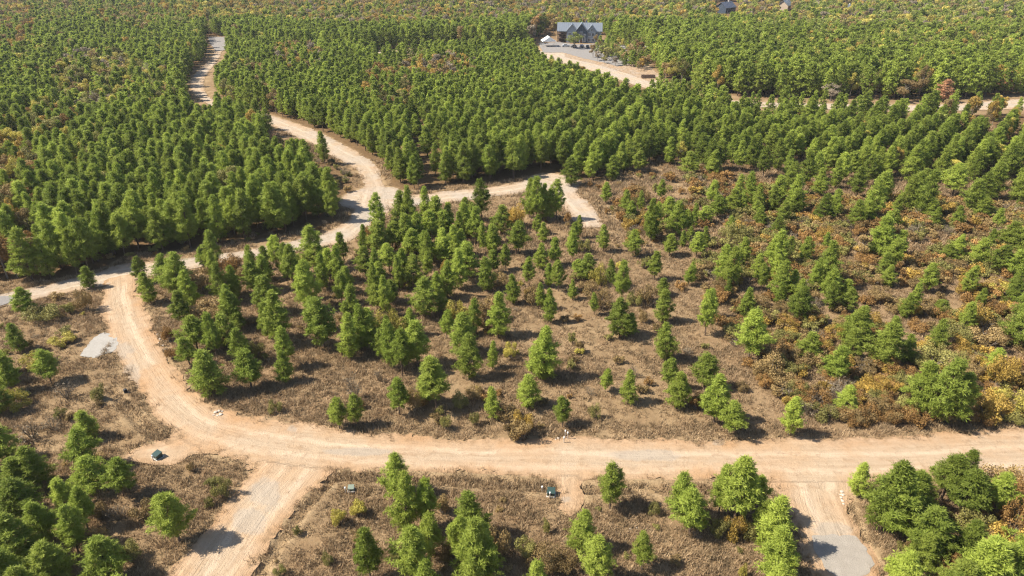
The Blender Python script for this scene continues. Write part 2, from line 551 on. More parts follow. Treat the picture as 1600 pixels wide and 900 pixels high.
patch('white_gravel_pad', [(130, 556), (146, 532), (164, 521), (178, 524), (182, 540), (172, 550), (152, 557)], 0.05, M['gravel_white'], 0.2, 0.85)
patch('grey_gravel_pad', [(1276, 842), (1300, 838), (1335, 842), (1348, 862), (1358, 880), (1350, 893), (1330, 905), (1308, 905), (1290, 880), (1280, 862)], 0.08, M['gravel_grey'], 0.22, 0.55)
patch('paved_end', [(326, 58), (353, 58), (355, 78), (338, 80), (330, 70)], 0.13, M['asphalt'], 1.2, 0.6)
patch('paved_stretch', [(-60, 482), (0, 464), (22, 464), (10, 476), (-60, 496)], 0.10, M['asphalt'], 0.5, 0.5)
patch('parking_lot', [(842, 68), (872, 66), (900, 70), (945, 68), (985, 72), (1000, 90), (985, 100), (965, 104), (945, 98), (915, 92), (880, 82), (850, 82)], 0.12, M['asphalt'], 1.5, 0.8)
patch('clay_apron', [(880, 74), (945, 78), (1000, 84), (1010, 100), (1032, 122), (1015, 128), (985, 116), (930, 100), (885, 90)], 0.075, M['road_far'], 1.5, 0.8)

# ------------------------------------------------------------------ the ground sheet
FOREST_A = [(-500, -40), (320, -40), (324, 60), (318, 95), (288, 130), (300, 166), (400, 202), (480, 242), (545, 274), (558, 310), (515, 353), (430, 370), (330, 386), (205, 396), (165, 418), (80, 438), (-100, 443), (-500, 470)]
FOREST_B = [(358, 82), (356, 100), (343, 130), (346, 158), (430, 180), (500, 212), (560, 244), (604, 256), (612, 298), (650, 296), (760, 289), (850, 271), (885, 290), (935, 284), (965, 270), (1000, 260), (1100, 266), (1200, 320),
            (1300, 365), (1400, 395), (1500, 405), (1600, 425), (1900, 440), (1900, 172), (1600, 177), (1490, 180), (1230, 174), (1125, 170), (1030, 146), (960, 122), (900, 104), (850, 88), (700, 92), (600, 94), (480, 90)]
FOREST_M = [(330, 55), (345, 28), (870, 24), (868, 60), (838, 68), (790, 75), (640, 74), (560, 83), (480, 82), (360, 78)]
FOREST_G = [(945, 30), (1900, 22), (1900, 140), (1600, 148), (1490, 156), (1230, 154), (1125, 149), (1040, 128), (1020, 100), (1004, 70), (945, 64)]
FOREST_T = [(320, -40), (1900, -40), (1900, 22), (945, 30), (870, 24), (345, 28), (330, 55), (324, 55)]

def lines(*segs):
    out = []
    for a, b, st in segs:
        out += list(np.arange(a, b, st))
    return np.array(out)
def geo(start, end, n):
    return start + (end - start) * (np.geomspace(1, 200, n) - 1) / 199
gxl = np.concatenate([-geo(175, 7000, 34)[::-1], lines((-174, -76, 1.0), (-76, 76, 0.42), (76, 175, 1.0)), geo(175, 7000, 34)])
gyl = np.concatenate([-geo(20, 2500, 14)[::-1] + 40, lines((24, 42, 1.5), (42, 112, 0.42), (112, 250, 1.0)), geo(250, 9000, 60)])
GX, GY = np.meshgrid(gxl, gyl)
GP = np.column_stack([GX.ravel(), GY.ravel()])
near = (np.abs(GP[:, 0]) < 340) & (GP[:, 1] > 20) & (GP[:, 1] < 460)
gs = np.full(len(GP), -50.0)
gs[near] = all_sdf(GP[near]) + 0.0
amp = sstep(330, 230, GP[:, 1]) * sstep(200, 150, np.abs(GP[:, 0]))
bump = (0.42 * (fbm(GP[:, 0] * 0.16, GP[:, 1] * 0.16, 31, 3) - 0.5) + 0.26 * (fbm(GP[:, 0] * 0.9, GP[:, 1] * 0.9, 33, 2) - 0.5)) * amp
gz = bump * sstep(0.2, 3.0, -gs) - 0.10 * sstep(-0.4, 0.6, gs) - 0.02
def polyline_d(P, pts):
    G = ground([p[0] for p in pts], [p[1] for p in pts])
    d = np.full(len(P), 1e9)
    for i in range(len(G) - 1):
        a, ab = G[i], G[i + 1] - G[i]
        t = np.clip(((P - a) @ ab) / (ab @ ab), 0, 1)
        d = np.minimum(d, np.linalg.norm(P - a - t[:, None] * ab, axis=1))
    return d
DITCHES = [[(862, 762), (800, 757), (700, 752), (600, 746), (540, 744), (518, 748), (470, 800), (430, 855), (400, 905), (370, 960)],
           [(912, 765), (1000, 764), (1100, 766), (1190, 764)], [(1318, 765), (1322, 790), (1336, 830), (1356, 870), (1380, 920)], [(172, 610), (230, 672), (262, 690)]]
bare = np.zeros(len(GP))
dn = near & (GP[:, 1] < 130)
for dl in DITCHES:
    d = polyline_d(GP[dn], dl)
    gz[dn] -= 0.50 * np.exp(-(d / 0.55) ** 2)
    gz[dn] += 0.16 * np.exp(-((d - 1.1) / 0.5) ** 2)
    bare[dn] = np.maximum(bare[dn], 0.8 * np.exp(-((d - 0.9) / 0.6) ** 2) * sstep(0.3, 0.6, fbm(GP[dn][:, 0], GP[dn][:, 1], 41)))
bare = np.maximum(bare, 0.75 * sstep(-1.1, 0.1, gs) * sstep(0.35, 0.6, fbm(GP[:, 0] * 0.8, GP[:, 1] * 0.8, 43)))
# the earth bank that runs on from the turning pad
dk = near & (GP[:, 1] < 220)
bare[dk] = np.maximum(bare[dk], 0.8 * np.exp(-(polyline_d(GP[dk], [(880, 280), (925, 310), (975, 352), (1000, 375)]) / 1.0) ** 2))
gpx, gpy = project(GP[:, 0], np.maximum(GP[:, 1], 1.0))
forest = np.zeros(len(GP))
for poly in (FOREST_A, FOREST_B, FOREST_M, FOREST_G, FOREST_T):
    forest = np.maximum(forest, in_poly(gpx, gpy, poly).astype(float))
forest[GP[:, 1] > 900] = 1.0
nx = len(gxl)
ii = (np.arange(len(gyl) - 1)[:, None] * nx + np.arange(nx - 1)[None]).ravel()
me = mesh('ground', np.column_stack([GP, gz]), np.column_stack([ii, ii + 1, ii + nx + 1, ii + nx]), M['ground'], smooth=True, forest=forest, bare=bare)
tag(obj('ground', me), kind='structure')

def zground(x, y):
    if abs(x) < 150 and y < 240:
        return float(0.42 * (fbm(np.array([x * 0.16]), np.array([y * 0.16]), 31, 3)[0] - 0.5)) - 0.06
    return -0.05

# ------------------------------------------------------------------ plants: meshes
def unit(n):
    v = rng.normal(size=(n, 3))
    return v / np.linalg.norm(v, axis=1)[:, None]

def trunk_mb(mb, H, r0, bend, sides=6, rings=6, top=0.98):
    pts, rad = [], []
    for i in range(rings):
        t = i / (rings - 1) * top
        pts.append((bend[0] * t * t, bend[1] * t * t, H * t - (0.3 if i == 0 else 0)))
        rad.append(r0 * (1 - t) ** 0.8 + 0.012)
    mb.tube(pts, rad, sides)

def pine(seed, H, Rd, whorls, step, nb, blade, wid, lod=False, open_=0.0, per=4, puff=0.15, blunt=1.9):
    """returns trunk MB and crown arrays: whorled limbs that carry bursts of needles"""
    r_ = random.Random(seed)
    bend = (r_.uniform(-.25, .25), r_.uniform(-.25, .25))
    mb = MB()
    trunk_mb(mb, H, 0.014 * H, bend, 5 if lod else 7)
    C, D, T, E = [], [], [], []
    a0 = r_.uniform(0, 6)
    low = r_.uniform(0.07, 0.15) + open_
    side = [r_.uniform(0.8, 1.18) for _ in range(8)]
    for k in range(whorls):
        t = low + (0.985 - low) * (k / (whorls - 1)) ** 0.95
        f = min(1.0, (t - low + 0.09) / 0.27) ** 0.65 * (1 - t ** blunt) ** 0.80 + 0.05
        n = r_.choice((5, 6, 6, 7)) if t < 0.6 else r_.choice((4, 5))
        if t > 0.93:
            n = 3
        wl = r_.uniform(0.82, 1.12)
        for j in range(n):
            az = a0 + 2 * math.pi * j / n + r_.uniform(-.4, .4)
            L = Rd * f * wl * r_.uniform(0.62, 1.2) * side[int(az / 0.7854) % 8]
            el = R(-4 + 62 * t ** 1.4 + r_.uniform(-13, 13))
            base = Vector((bend[0] * t * t, bend[1] * t * t, H * t))
            dr = Vector((math.cos(az) * math.cos(el), math.sin(az) * math.cos(el), math.sin(el)))
            sidev = Vector((-math.sin(az), math.cos(az), 0))
            tip = base + dr * L + Vector((0, 0, 0.14 * L))
            if not lod and L > 0.5:
                mb.tube([base, base + dr * L * 0.55, tip], [0.035, 0.022, 0.006], 3)
            m = max(2, int(L / step + 0.5))
            for q in range(m):                       # twigs, each ending in a puff of needle bursts
                s = 1.0 if q == 0 else r_.uniform(0.38, 0.97)
                sp_ = 0.42 * L * (1.2 - s) + 0.05
                e = base + dr * (L * s) + Vector((0, 0, 0.14 * L * s * s + r_.uniform(-.05, .2))) + sidev * r_.uniform(-sp_, sp_)
                btint = r_.uniform(0, 0.5)
                for _ in range(per):
                    g_ = puff * (1.0 if q else 1.15)
                    C.append(e + Vector((r_.gauss(0, g_), r_.gauss(0, g_), r_.gauss(0, g_ * 0.75))))
                    D.append((dr * 0.6 + Vector((0, 0, 0.8))).normalized())
                    T.append(min(1, btint + r_.uniform(0, 0.3) + 0.2 * s))
                    E.append(e)
    C.append(Vector((bend[0], bend[1], H * 0.985)))
    D.append(Vector((0, 0, 1)))
    T.append(0.7)
    E.append(C[-1] - Vector((0, 0, 0.2)))
    C, D, T, E = np.array(C), np.array(D), np.array(T), np.array(E)
    n = len(C)
    Cb, Db = np.repeat(C, nb, 0), np.repeat(D, nb, 0)
    dv = Db * 0.55 + unit(n * nb)
    dv /= np.linalg.norm(dv, axis=1)[:, None]
    po = (C - E) / (np.linalg.norm(C - E, axis=1)[:, None] + 1e-6)
    ax = C * np.array([1, 1, 0.55]) - np.array([0, 0, 0.2 * H])
    ax /= np.linalg.norm(ax, axis=1)[:, None] + 1e-6
    nt = np.repeat(0.75 * po + 0.75 * ax + np.array([0, 0, 0.15]), nb, 0) + 0.55 * unit(n * nb)
    sv = np.cross(dv, nt)
    sv /= np.linalg.norm(sv, axis=1)[:, None] + 1e-6
    ln = blade * rng.uniform(0.7, 1.25, (n * nb, 1))
    w = wid * rng.uniform(0.7, 1.3, (n * nb, 1))
    o = Cb + dv * 0.02
    V = np.stack([o - sv * w * 0.35, o + dv * ln * 0.55 - sv * w * 0.6 , o + dv * ln, o + dv * ln * 0.55 + sv * w * 0.6], 1).reshape(-1, 3)
    Fc = np.arange(n * nb * 4).reshape(-1, 4)
    tint = np.clip(np.repeat(T, nb) + rng.uniform(-.12, .12, n * nb), 0, 1)
    return mb, V, Fc, tint

def leaf_cloud(seed, lobes, n, size, fill=0.6):
    """small leaf faces spread through overlapping lobes; more of them near the lobe skin"""
    r = np.random.default_rng(seed)
    lob = np.array(lobes)
    vol = lob[:, 3] ** 2
    pick = r.choice(len(lob), n, p=vol / vol.sum())
    d = r.normal(size=(n, 3))
    d /= np.linalg.norm(d, axis=1)[:, None]
    rad = lob[pick, 3] * (fill + (1 - fill) * r.random(n) ** 0.5) * r.uniform(0.85, 1.12, n)
    c = lob[pick, :3] + d * rad[:, None] * np.array([1, 1, 0.85])
    a = r.normal(size=(n, 3)) * 0.7 + d * 1.3
    a /= np.linalg.norm(a, axis=1)[:, None]
    b = np.cross(a, r.normal(size=(n, 3)))
    b /= np.linalg.norm(b, axis=1)[:, None]
    e = np.cross(a, b)
    sz = size * r.uniform(0.6, 1.3, (n, 1))
    V = np.stack([c - b * sz, c - e * sz * 0.55, c + b * sz, c + e * sz * 0.55], 1).reshape(-1, 3)
    keep = V[:, 2].reshape(-1, 4).min(1) > 0.02
    lt = r.uniform(0, 0.5, len(lob))
    tint = np.clip(lt[pick] + r.uniform(0, 0.5, n), 0, 1)
    V = V.reshape(-1, 4, 3)[keep].reshape(-1, 3)
    return V, np.arange(len(V)).reshape(-1, 4), tint[keep]

def broadleaf(seed, H, Rd, n, size, trunk_h=0.3, r0=0.16):
    r_ = random.Random(seed)
    mb = MB()
    bend = (r_.uniform(-.3, .3), r_.uniform(-.3, .3))
    trunk_mb(mb, H * 0.8, r0, bend, 6, 5)
    lobes = []
    for k in range(r_.randint(11, 15)):
        t = r_.uniform(trunk_h + 0.1, 0.92)
        prof = math.sin(math.pi * min(1, max(0.05, (t - trunk_h * 0.6) / (1.12 - trunk_h * 0.6)))) ** 0.7
        az = k * 2.4 + r_.uniform(-.5, .5)
        rr = Rd * prof * r_.uniform(0.35, 0.78)
        c = Vector((math.cos(az) * rr, math.sin(az) * rr, H * t))
        lobes.append((*c, Rd * r_.uniform(0.24, 0.42)))
        b = Vector((0, 0, H * max(0.15, t - 0.25)))
        mb.tube([b, b.lerp(c, 0.55) + Vector((0, 0, 0.1)), c], [r0 * 0.45, r0 * 0.25, 0.02], 4)
    lobes.append((bend[0], bend[1], H * 0.9, Rd * 0.33))
    V, Fc, tn = leaf_cloud(seed, lobes, n, size, 0.45)
    return mb, V, Fc, tn

def shrub(seed, H, Rd, n, size, bare=False):
    r_ = random.Random(seed)
    mb = MB()
    lobes = []
    for k in range(r_.randint(11, 15) if not bare else 15):
        az = k * 2.4 + r_.uniform(-.5, .5)
        rr = Rd * math.sqrt(r_.random()) * 0.8
        z = H * r_.uniform(0.3, 0.9) * (1 - 0.35 * rr / Rd)
        c = Vector((math.cos(az) * rr, math.sin(az) * rr, z))
        lobes.append((*c, Rd * r_.uniform(0.26, 0.44)))
        st = Vector((r_.uniform(-.15, .15), r_.uniform(-.15, .15), -0.1))
        mid = st.lerp(c, 0.5) + Vector((r_.uniform(-.1, .1), r_.uniform(-.1, .1), 0.1))
        mb.tube([st, mid, c], [0.04, 0.026, 0.008], 4)
        if bare:
            for _ in range(7):
                e = c + Vector((r_.uniform(-.5, .5), r_.uniform(-.5, .5), r_.uniform(0, .6)))
                s0 = st.lerp(c, r_.uniform(0.4, 1))
                mb.tube([s0, e], [0.016, 0.004], 3)
    V, Fc, tn = leaf_cloud(seed, lobes, n, size, 0.4)
    return mb, V, Fc, tn

def mb_mesh(name, mb, m):
    return mesh(name, mb.v, mb.f, m)

def joined(name, mb, V, Fc, tn, mats):
    nv = len(mb.v)
    verts = list(mb.v) + [tuple(v) for v in V]
    faces = list(mb.f) + [tuple(int(i) + nv for i in f) for f in Fc]
    return mesh(name, verts, faces, mats, midx=[0] * len(mb.f) + [1] * len(Fc), tint=[0.5] * len(mb.f) + list(tn))

PINE_H, PINE_R = 9.0, 2.15
PINES, PINES_FAR = [], []
for i in range(9):
    mb, V, Fc, tn = pine(100 + i, PINE_H, PINE_R * (0.92 + 0.03 * i), 16 + i % 3, 0.44, 11, 0.45, 0.060, open_=(0.0, 0.06, 0.0, 0.14, 0.03, 0.10, 0.0, 0.18, 0.04)[i], blunt=(1.15, 1.4, 1.3, 1.7, 1.25, 1.5, 1.1, 1.6, 1.8)[i])
    PINES.append((mb_mesh('pine_trunk', mb, M['bark']), mesh('pine_crown', V, Fc, M['pine'], tint=tn), (mb, V, Fc, tn)))
for i in range(7):
    mb, V, Fc, tn = pine(200 + i, PINE_H, PINE_R * (0.92 + 0.03 * i), 11, 0.75, 8, 0.52, 0.20, lod=True, open_=0.10 if i % 2 else 0.03, per=2, puff=0.16, blunt=(1.2, 1.5, 1.25, 1.9, 1.4, 1.6, 1.2)[i])
    PINES_FAR.append(joined('far_pine', mb, V, Fc, tn, [M['bark'], M['pine']]))
mb, V, Fc, tn = pine(260, PINE_H, PINE_R, 13, 0.5, 8, 0.4, 0.11, open_=0.1)
DEAD = (mb_mesh('dead_pine_trunk', mb, M['bark']), mesh('dead_pine_crown', V, Fc, M['dead_pine'], tint=tn))

TREE_H, TREE_R = 9.0, 3.1
BROAD = {p: [] for p in ('gold', 'yellow', 'rust', 'brown', 'olive', 'green', 'bare')}
BROAD_FAR = {}
for i in range(3):
    mb, V, Fc, tn = broadleaf(300 + i, TREE_H, TREE_R, 3200, 0.18)
    mb2, V2, F2, t2 = broadleaf(320 + i, TREE_H, TREE_R, 1000, 0.33)
    V3, F3, t3 = V[:len(V) // 4 // 3 * 4], Fc[:len(Fc) // 3], tn[:len(tn) // 3]
    tm = mb_mesh('broadleaf_trunk', mb, M['grey_bark'])
    for p in BROAD:
        cr = mesh('broadleaf_crown', V3 if p == 'bare' else V, F3[:len(V3) // 4] if p == 'bare' else Fc, LEAF[p], tint=(t3[:len(V3) // 4] if p == 'bare' else tn))
        BROAD[p].append((tm, cr))
        BROAD_FAR.setdefault(p, []).append(joined('far_broadleaf', mb2, V2, F2, t2, [M['grey_bark'], LEAF[p]]))

SHRUB_H, SHRUB_R = 2.4, 1.5
SHRUB = {p: [] for p in ('rust', 'brown', 'olive', 'gold', 'yellow', 'bare')}
SHRUB_FAR = {p: [] for p in SHRUB}
for i in range(4):
    for p in SHRUB:
        if p == 'bare':
            if i < 2:
                mb, V, Fc, tn = shrub(420 + i, SHRUB_H, SHRUB_R, 160, 0.09, True)
                SHRUB[p].append((mb_mesh('shrub_stems', mb, LEAF['bare']), mesh('shrub_foliage', V, Fc, LEAF['bare'], tint=tn)))
                SHRUB_FAR[p].append(joined('far_shrub', mb, V, Fc, tn, [LEAF['bare'], LEAF['bare']]))
            continue
        mb, V, Fc, tn = shrub(400 + i, SHRUB_H, SHRUB_R, 2900, 0.075)
        SHRUB[p].append((mb_mesh('shrub_stems', mb, M['grey_bark']), mesh('shrub_foliage', V, Fc, LEAF[p], tint=tn)))
        if i < 2:
            mb, V, Fc, tn = shrub(440 + i, SHRUB_H, SHRUB_R, 900, 0.135)
            SHRUB_FAR[p].append(joined('far_shrub', mb, V, Fc, tn, [M['grey_bark'], LEAF[p]]))
# ------------------------------------------------------------------ plants: where they stand
# pines traced from the photograph: x, foot, top, crown width (photo pixels)
PINE_PX = [
 # brush left of the bend
 (36,497,454,32),(25,552,510,27),(73,602,553,33),(12,617,560,33),(-14,600,548,34),(137,687,645,34),(4,722,670,36),(136,452,418,24),(-6,650,605,30),(3,585,552,24),
 # lower left corner
 (128,737,677,42),(30,768,718,40),(54,762,700,44),(140,772,720,44),(186,780,725,38),(98,802,752,32),(28,818,757,52),(128,832,770,32),(272,852,777,52),(25,892,815,56),(75,915,850,52),(165,908,845,54),(12,935,865,50),
 (-25,800,735,44),(-20,880,805,50),(-30,745,690,40),(60,850,790,40),(112,868,803,38),(190,960,905,44),(45,965,895,50),
 # below the lower road
 (617,778,714,42),(632,842,750,42),(665,832,755,38),(668,882,812,40),(574,908,825,42),(645,915,836,58),(738,852,781,52),(742,915,826,66),(665,955,886,46),(720,880,808,40),(757,890,822,36),
 (955,800,733,42),(907,864,805,46),(937,918,850,50),(1005,895,840,32),(1068,818,750,42),(1082,838,775,52),(1155,820,722,62),(1128,808,737,40),(1183,806,750,32),(1208,872,790,56),(1215,912,835,50),(1196,842,788,36),(1210,960,885,46),
 (838,950,888,40),
 # lower right corner
 (1343,777,730,32),(1385,828,730,60),(1406,838,750,64),(1428,802,742,46),(1480,787,720,50),(1509,766,710,30),(1515,808,743,52),(1560,808,748,36),(1457,873,805,60),(1515,884,825,54),(1440,888,838,36),(1410,925,870,62),(1546,935,852,62),(1578,925,862,56),(1500,942,884,52),(1610,905,835,50),(1640,850,780,50),(1480,970,905,50),
 # inside the bend, long rows
 (216,445,406,22),(231,477,430,28),(258,449,402,32),(274,464,403,40),(284,512,460,32),(316,416,388,20),(304,552,500,46),(292,572,530,30),(325,620,553,58),(343,477,415,28),(366,462,432,22),(364,517,460,35),(353,545,495,38),(372,520,490,24),
 (391,425,387,18),(395,462,412,30),(412,458,405,28),(412,494,436,42),(375,570,518,32),(388,610,553,44),(430,422,374,32),(455,452,390,32),(433,545,465,46),(418,532,475,28),(480,488,412,38),(490,428,362,44),(514,440,392,30),(502,548,472,56),(488,520,466,30),(443,602,555,28),
 (532,478,428,28),(548,518,452,34),(540,462,420,24),(562,552,485,36),(580,547,487,42),(598,562,518,30),(536,412,367,25),(570,438,390,30),(590,455,413,30),(588,488,448,26),(612,478,440,25),(607,428,386,32),(628,444,393,28),(645,449,404,32),(668,437,398,22),
 (662,498,440,44),(688,494,455,22),(640,528,488,26),(651,577,510,48),(697,532,488,26),(722,558,497,50),(732,596,530,42),(778,532,465,38),(769,578,537,20),(720,528,494,20),
 (594,378,308,28),(612,398,352,36),(590,402,350,40),(626,372,306,34),(638,376,300,28),(634,398,340,34),(650,392,338,36),(666,362,298,28),(682,366,312,36),(692,374,332,36),(672,385,335,34),(643,408,362,34),(664,412,366,30),(690,412,362,30),(706,404,356,24),
 (725,348,312,25),(752,350,288,32),(744,386,330,30),(736,360,322,24),(782,368,325,32),(770,398,355,26),(728,438,385,48),(694,416,374,34),(720,402,362,26),
 (769,400,355,28),(806,402,350,36),(772,430,394,24),(790,424,385,22),(844,424,385,24),(868,418,375,24),(827,450,405,24),(858,450,414,20),(873,458,410,24),(802,478,433,24),(860,507,455,22),(917,440,400,32),(905,436,408,22),(897,382,350,20),(848,380,350,18),
 (957,452,410,20),(973,474,412,28),(970,532,475,40),(985,525,492,26),(990,404,363,28),(1020,382,318,26),(1024,440,396,25),(1037,464,437,24),(1037,507,457,32),(810,398,352,24),(895,470,440,16),
 (838,350,280,30),(828,345,285,26),(848,348,292,26),(870,348,287,28),(860,346,300,22),(893,293,250,34),(922,284,242,26),(947,320,287,20),(978,338,300,24),(986,346,316,20),(957,284,246,26),(1000,272,238,26),
 # clearing above the lower road
 (528,672,627,32),(553,670,622,30),(622,652,597,36),(680,642,567,52),(664,632,590,30),(771,657,610,30),(850,596,518,48),(836,590,552,30),(851,598,570,17),(826,638,592,42),(880,670,627,30),(946,615,580,22),(983,634,585,32),
 (1040,568,512,33),(1046,612,565,28),(1058,640,585,36),(1103,612,560,45),(1120,666,595,48),(1108,650,612,30),(1142,681,632,42),(1106,528,460,30),(1112,500,455,22),(1167,500,455,24),(1175,572,493,50),
 # mixed slope on the right
 (1018,380,318,24),(1047,342,310,26),(1058,374,320,32),(1075,367,332,22),(1047,402,368,26),(1090,404,366,27),(1130,448,388,28),(1143,458,392,30),(1113,324,286,22),(1122,344,310,30),(1102,352,325,28),(1147,334,300,28),(1175,327,275,22),(1187,338,293,22),
 (1210,338,295,24),(1245,342,302,24),(1225,352,318,22),(1216,372,342,26),(1217,424,367,34),(1207,418,378,24),(1288,350,308,28),(1305,342,300,24),(1292,454,387,38),(1222,472,415,32),(1079,274,240,32),(1115,277,238,24),
 (1247,508,455,36),(1327,490,455,33),(1342,544,485,46),(1383,576,512,50),(1265,564,522,34),(1308,601,547,38),(1323,646,605,30),(1237,684,625,34),(1442,648,575,46),(1470,662,566,52),(1494,660,588,48),(1456,640,590,34),(1472,494,470,22),(1597,548,480,40),(1610,510,450,36),
 (1378,406,345,38),(1394,422,376,28),(1384,432,398,24),(1365,350,284,26),(1358,352,318,24),(1536,345,312,28),(1578,394,351,34),(1567,432,388,32),(1592,440,395,34),(1483,412,385,24),(1447,345,272,32),(1455,348,316,22),(1493,312,262,36),(1440,312,268,28),(1604,402,345,36),(1320,470,440,26),
]
SHRUB_PX = [
 (67,502,472,40,'olive'),(106,492,470,16,'olive'),(131,488,444,20,'brown'),(152,626,600,22,'olive'),(90,470,455,18,'brown'),(98,540,520,30,'yellow'),(100,625,596,34,'bare'),(80,672,650,26,'bare'),(92,655,636,16,'olive'),(45,690,660,40,'bare'),(55,575,548,34,'yellow'),(20,640,610,30,'yellow'),
 (348,779,742,25,'olive'),(327,793,775,14,'olive'),(225,812,782,30,'brown'),(150,812,785,28,'brown'),(330,760,745,22,'olive'),(297,738,722,12,'brown'),(200,880,845,34,'olive'),(145,862,828,34,'brown'),(110,845,815,26,'yellow'),(180,815,790,30,'bare'),
 (465,836,818,12,'olive'),(513,883,860,15,'olive'),(437,902,880,16,'olive'),(530,822,790,26,'yellow'),(560,808,780,30,'yellow'),(557,850,828,22,'brown'),(690,805,770,26,'brown'),(700,870,835,30,'brown'),(780,860,820,36,'brown'),(850,888,845,46,'brown'),(880,892,858,36,'brown'),(853,834,808,14,'olive'),(1147,842,800,28,'gold'),(1127,842,805,28,'olive'),(1162,902,880,15,'yellow'),(1022,803,780,18,'olive'),(1170,842,815,26,'olive'),(820,870,840,30,'olive'),
 (1522,835,790,40,'olive'),(1580,868,818,44,'gold'),(1592,832,770,36,'rust'),(1570,770,724,42,'brown'),(1546,862,822,30,'brown'),(1490,905,865,34,'rust'),(1425,870,840,20,'brown'),(1600,790,740,30,'rust'),(1560,905,870,34,'brown'),(1535,792,762,24,'rust'),(1428,752,732,14,'brown'),
 (316,454,415,35,'brown'),(358,430,392,30,'rust'),(325,499,465,50,'brown'),(348,445,415,22,'brown'),(378,440,412,24,'brown'),(395,510,492,26,'brown'),(400,560,530,22,'olive'),(262,535,505,20,'rust'),(268,562,540,18,'rust'),
 (712,497,462,30,'yellow'),(757,502,455,42,'brown'),(610,532,472,42,'yellow'),(553,627,580,30,'bare'),(591,598,570,14,'bare'),(428,644,622,19,'olive'),(650,640,600,25,'brown'),(720,638,608,24,'olive'),(741,665,640,15,'olive'),(696,673,645,17,'olive'),(798,562,530,22,'yellow'),(740,625,598,24,'brown'),(793,655,625,34,'brown'),(815,690,650,40,'brown'),
 (817,678,635,30,'gold'),(929,656,628,17,'olive'),(895,538,515,14,'olive'),(907,551,530,14,'brown'),(893,578,560,15,'olive'),(1160,612,595,20,'brown'),(1204,592,548,40,'brown'),(1088,640,612,28,'rust'),(800,690,655,28,'brown'),(922,618,604,14,'bare'),(990,590,568,16,'bare'),(1004,506,480,18,'brown'),
 (808,358,310,25,'gold'),(798,352,318,22,'gold'),(886,352,327,12,'rust'),(913,397,368,18,'olive'),(840,478,440,35,'brown'),(935,448,408,24,'yellow'),(918,458,433,26,'brown'),(938,482,445,30,'brown'),(992,478,450,24,'olive'),(1012,480,440,28,'brown'),(984,362,336,26,'gold'),(775,446,425,36,'brown'),(583,380,340,20,'rust'),(572,378,350,16,'brown'),(695,430,402,18,'gold'),(576,390,365,30,'yellow'),(1005,320,290,18,'brown'),(964,322,304,14,'rust'),(1025,302,280,14,'olive'),(830,470,446,22,'gold'),
 (1140,379,345,26,'olive'),(1162,380,345,28,'olive'),(1163,292,266,20,'olive'),(1460,577,538,50,'olive'),(1570,605,545,32,'gold'),(1548,655,608,40,'gold'),(1580,650,600,36,'yellow'),(1500,600,560,36,'brown'),(1520,508,465,42,'gold'),(1495,540,500,36,'olive'),(1545,545,505,40,'brown'),(1190,592,560,24,'brown'),(1355,510,478,30,'gold'),(1330,430,400,34,'brown'),
]
TREE_PX = [  # broad-leaved trees round the lodge and in the woods
 (898,78,50,22,'green'),(927,92,70,12,'brown'),(950,94,74,15,'olive'),(940,88,72,10,'bare'),(972,98,78,12,'olive'),(985,92,72,12,'brown'),(906,122,104,18,'gold'),(958,90,68,14,'brown'),(966,94,74,12,'olive'),(978,102,82,14,'brown'),(990,104,84,14,'rust'),(934,96,80,10,'bare'),(998,98,76,14,'olive'),(1004,108,88,14,'brown'),(1000,86,66,14,'rust'),(962,104,90,10,'bare'),(945,100,88,9,'olive'),
 (1510,205,180,34,'gold'),(1345,205,188,20,'gold'),(1555,258,226,34,'yellow'),(1492,275,250,24,'yellow'),(1480,345,315,26,'gold'),(1220,302,280,24,'rust'),(945,306,284,14,'brown'),(930,196,172,22,'rust'),(640,402,372,30,'yellow'),
 (120,200,165,26,'yellow'),(70,210,180,30,'rust'),(345,270,226,34,'gold'),(60,250,222,20,'olive'),(95,310,278,24,'rust'),(20,280,245,32,'yellow'),(45,345,295,48,'rust'),(12,395,345,36,'rust'),(80,372,330,36,'gold'),(60,330,300,30,'yellow'),(130,275,240,20,'gold'),
 (150,98,76,22,'gold'),(170,128,100,30,'olive'),(195,152,126,30,'brown'),(130,122,104,24,'rust'),(120,158,128,24,'brown'),(180,108,82,22,'yellow'),(245,140,120,20,'yellow'),(255,165,135,24,'brown'),(145,170,142,26,'bare'),(200,170,146,22,'yellow'),
 (460,95,78,24,'gold'),(480,105,88,18,'brown'),(470,108,84,12,'bare'),(680,115,92,22,'brown'),(700,125,96,40,'bare'),(725,118,96,36,'bare'),(630,128,106,20,'gold'),(618,148,130,14,'brown'),(620,168,148,16,'brown'),(575,142,122,16,'rust'),
 (210,48,26,26,'brown'),(280,58,26,22,'olive'),(40,40,18,24,'rust'),(1300,160,130,26,'bare'),(1415,162,125,26,'brown'),(1455,152,118,22,'bare'),(1340,150,128,26,'brown'),
]
DEAD_PX = [(1477,162,126,22),(1570,150,114,18)]
plants = []
def add(kind, X, Y, H, W, pal=None, var=None, traced=False):
    bx_, by_ = project(X, Y, 0)
    tx_, ty_ = project(X, Y, H)
    plants.append(dict(kind=kind, X=float(X), Y=float(Y), H=float(H), W=float(W), pal=pal, var=random.random() if var is None else var, px=float(tx_ * 0.45 + bx_ * 0.55), by=float(by_), ty=float(ty_), traced=traced))
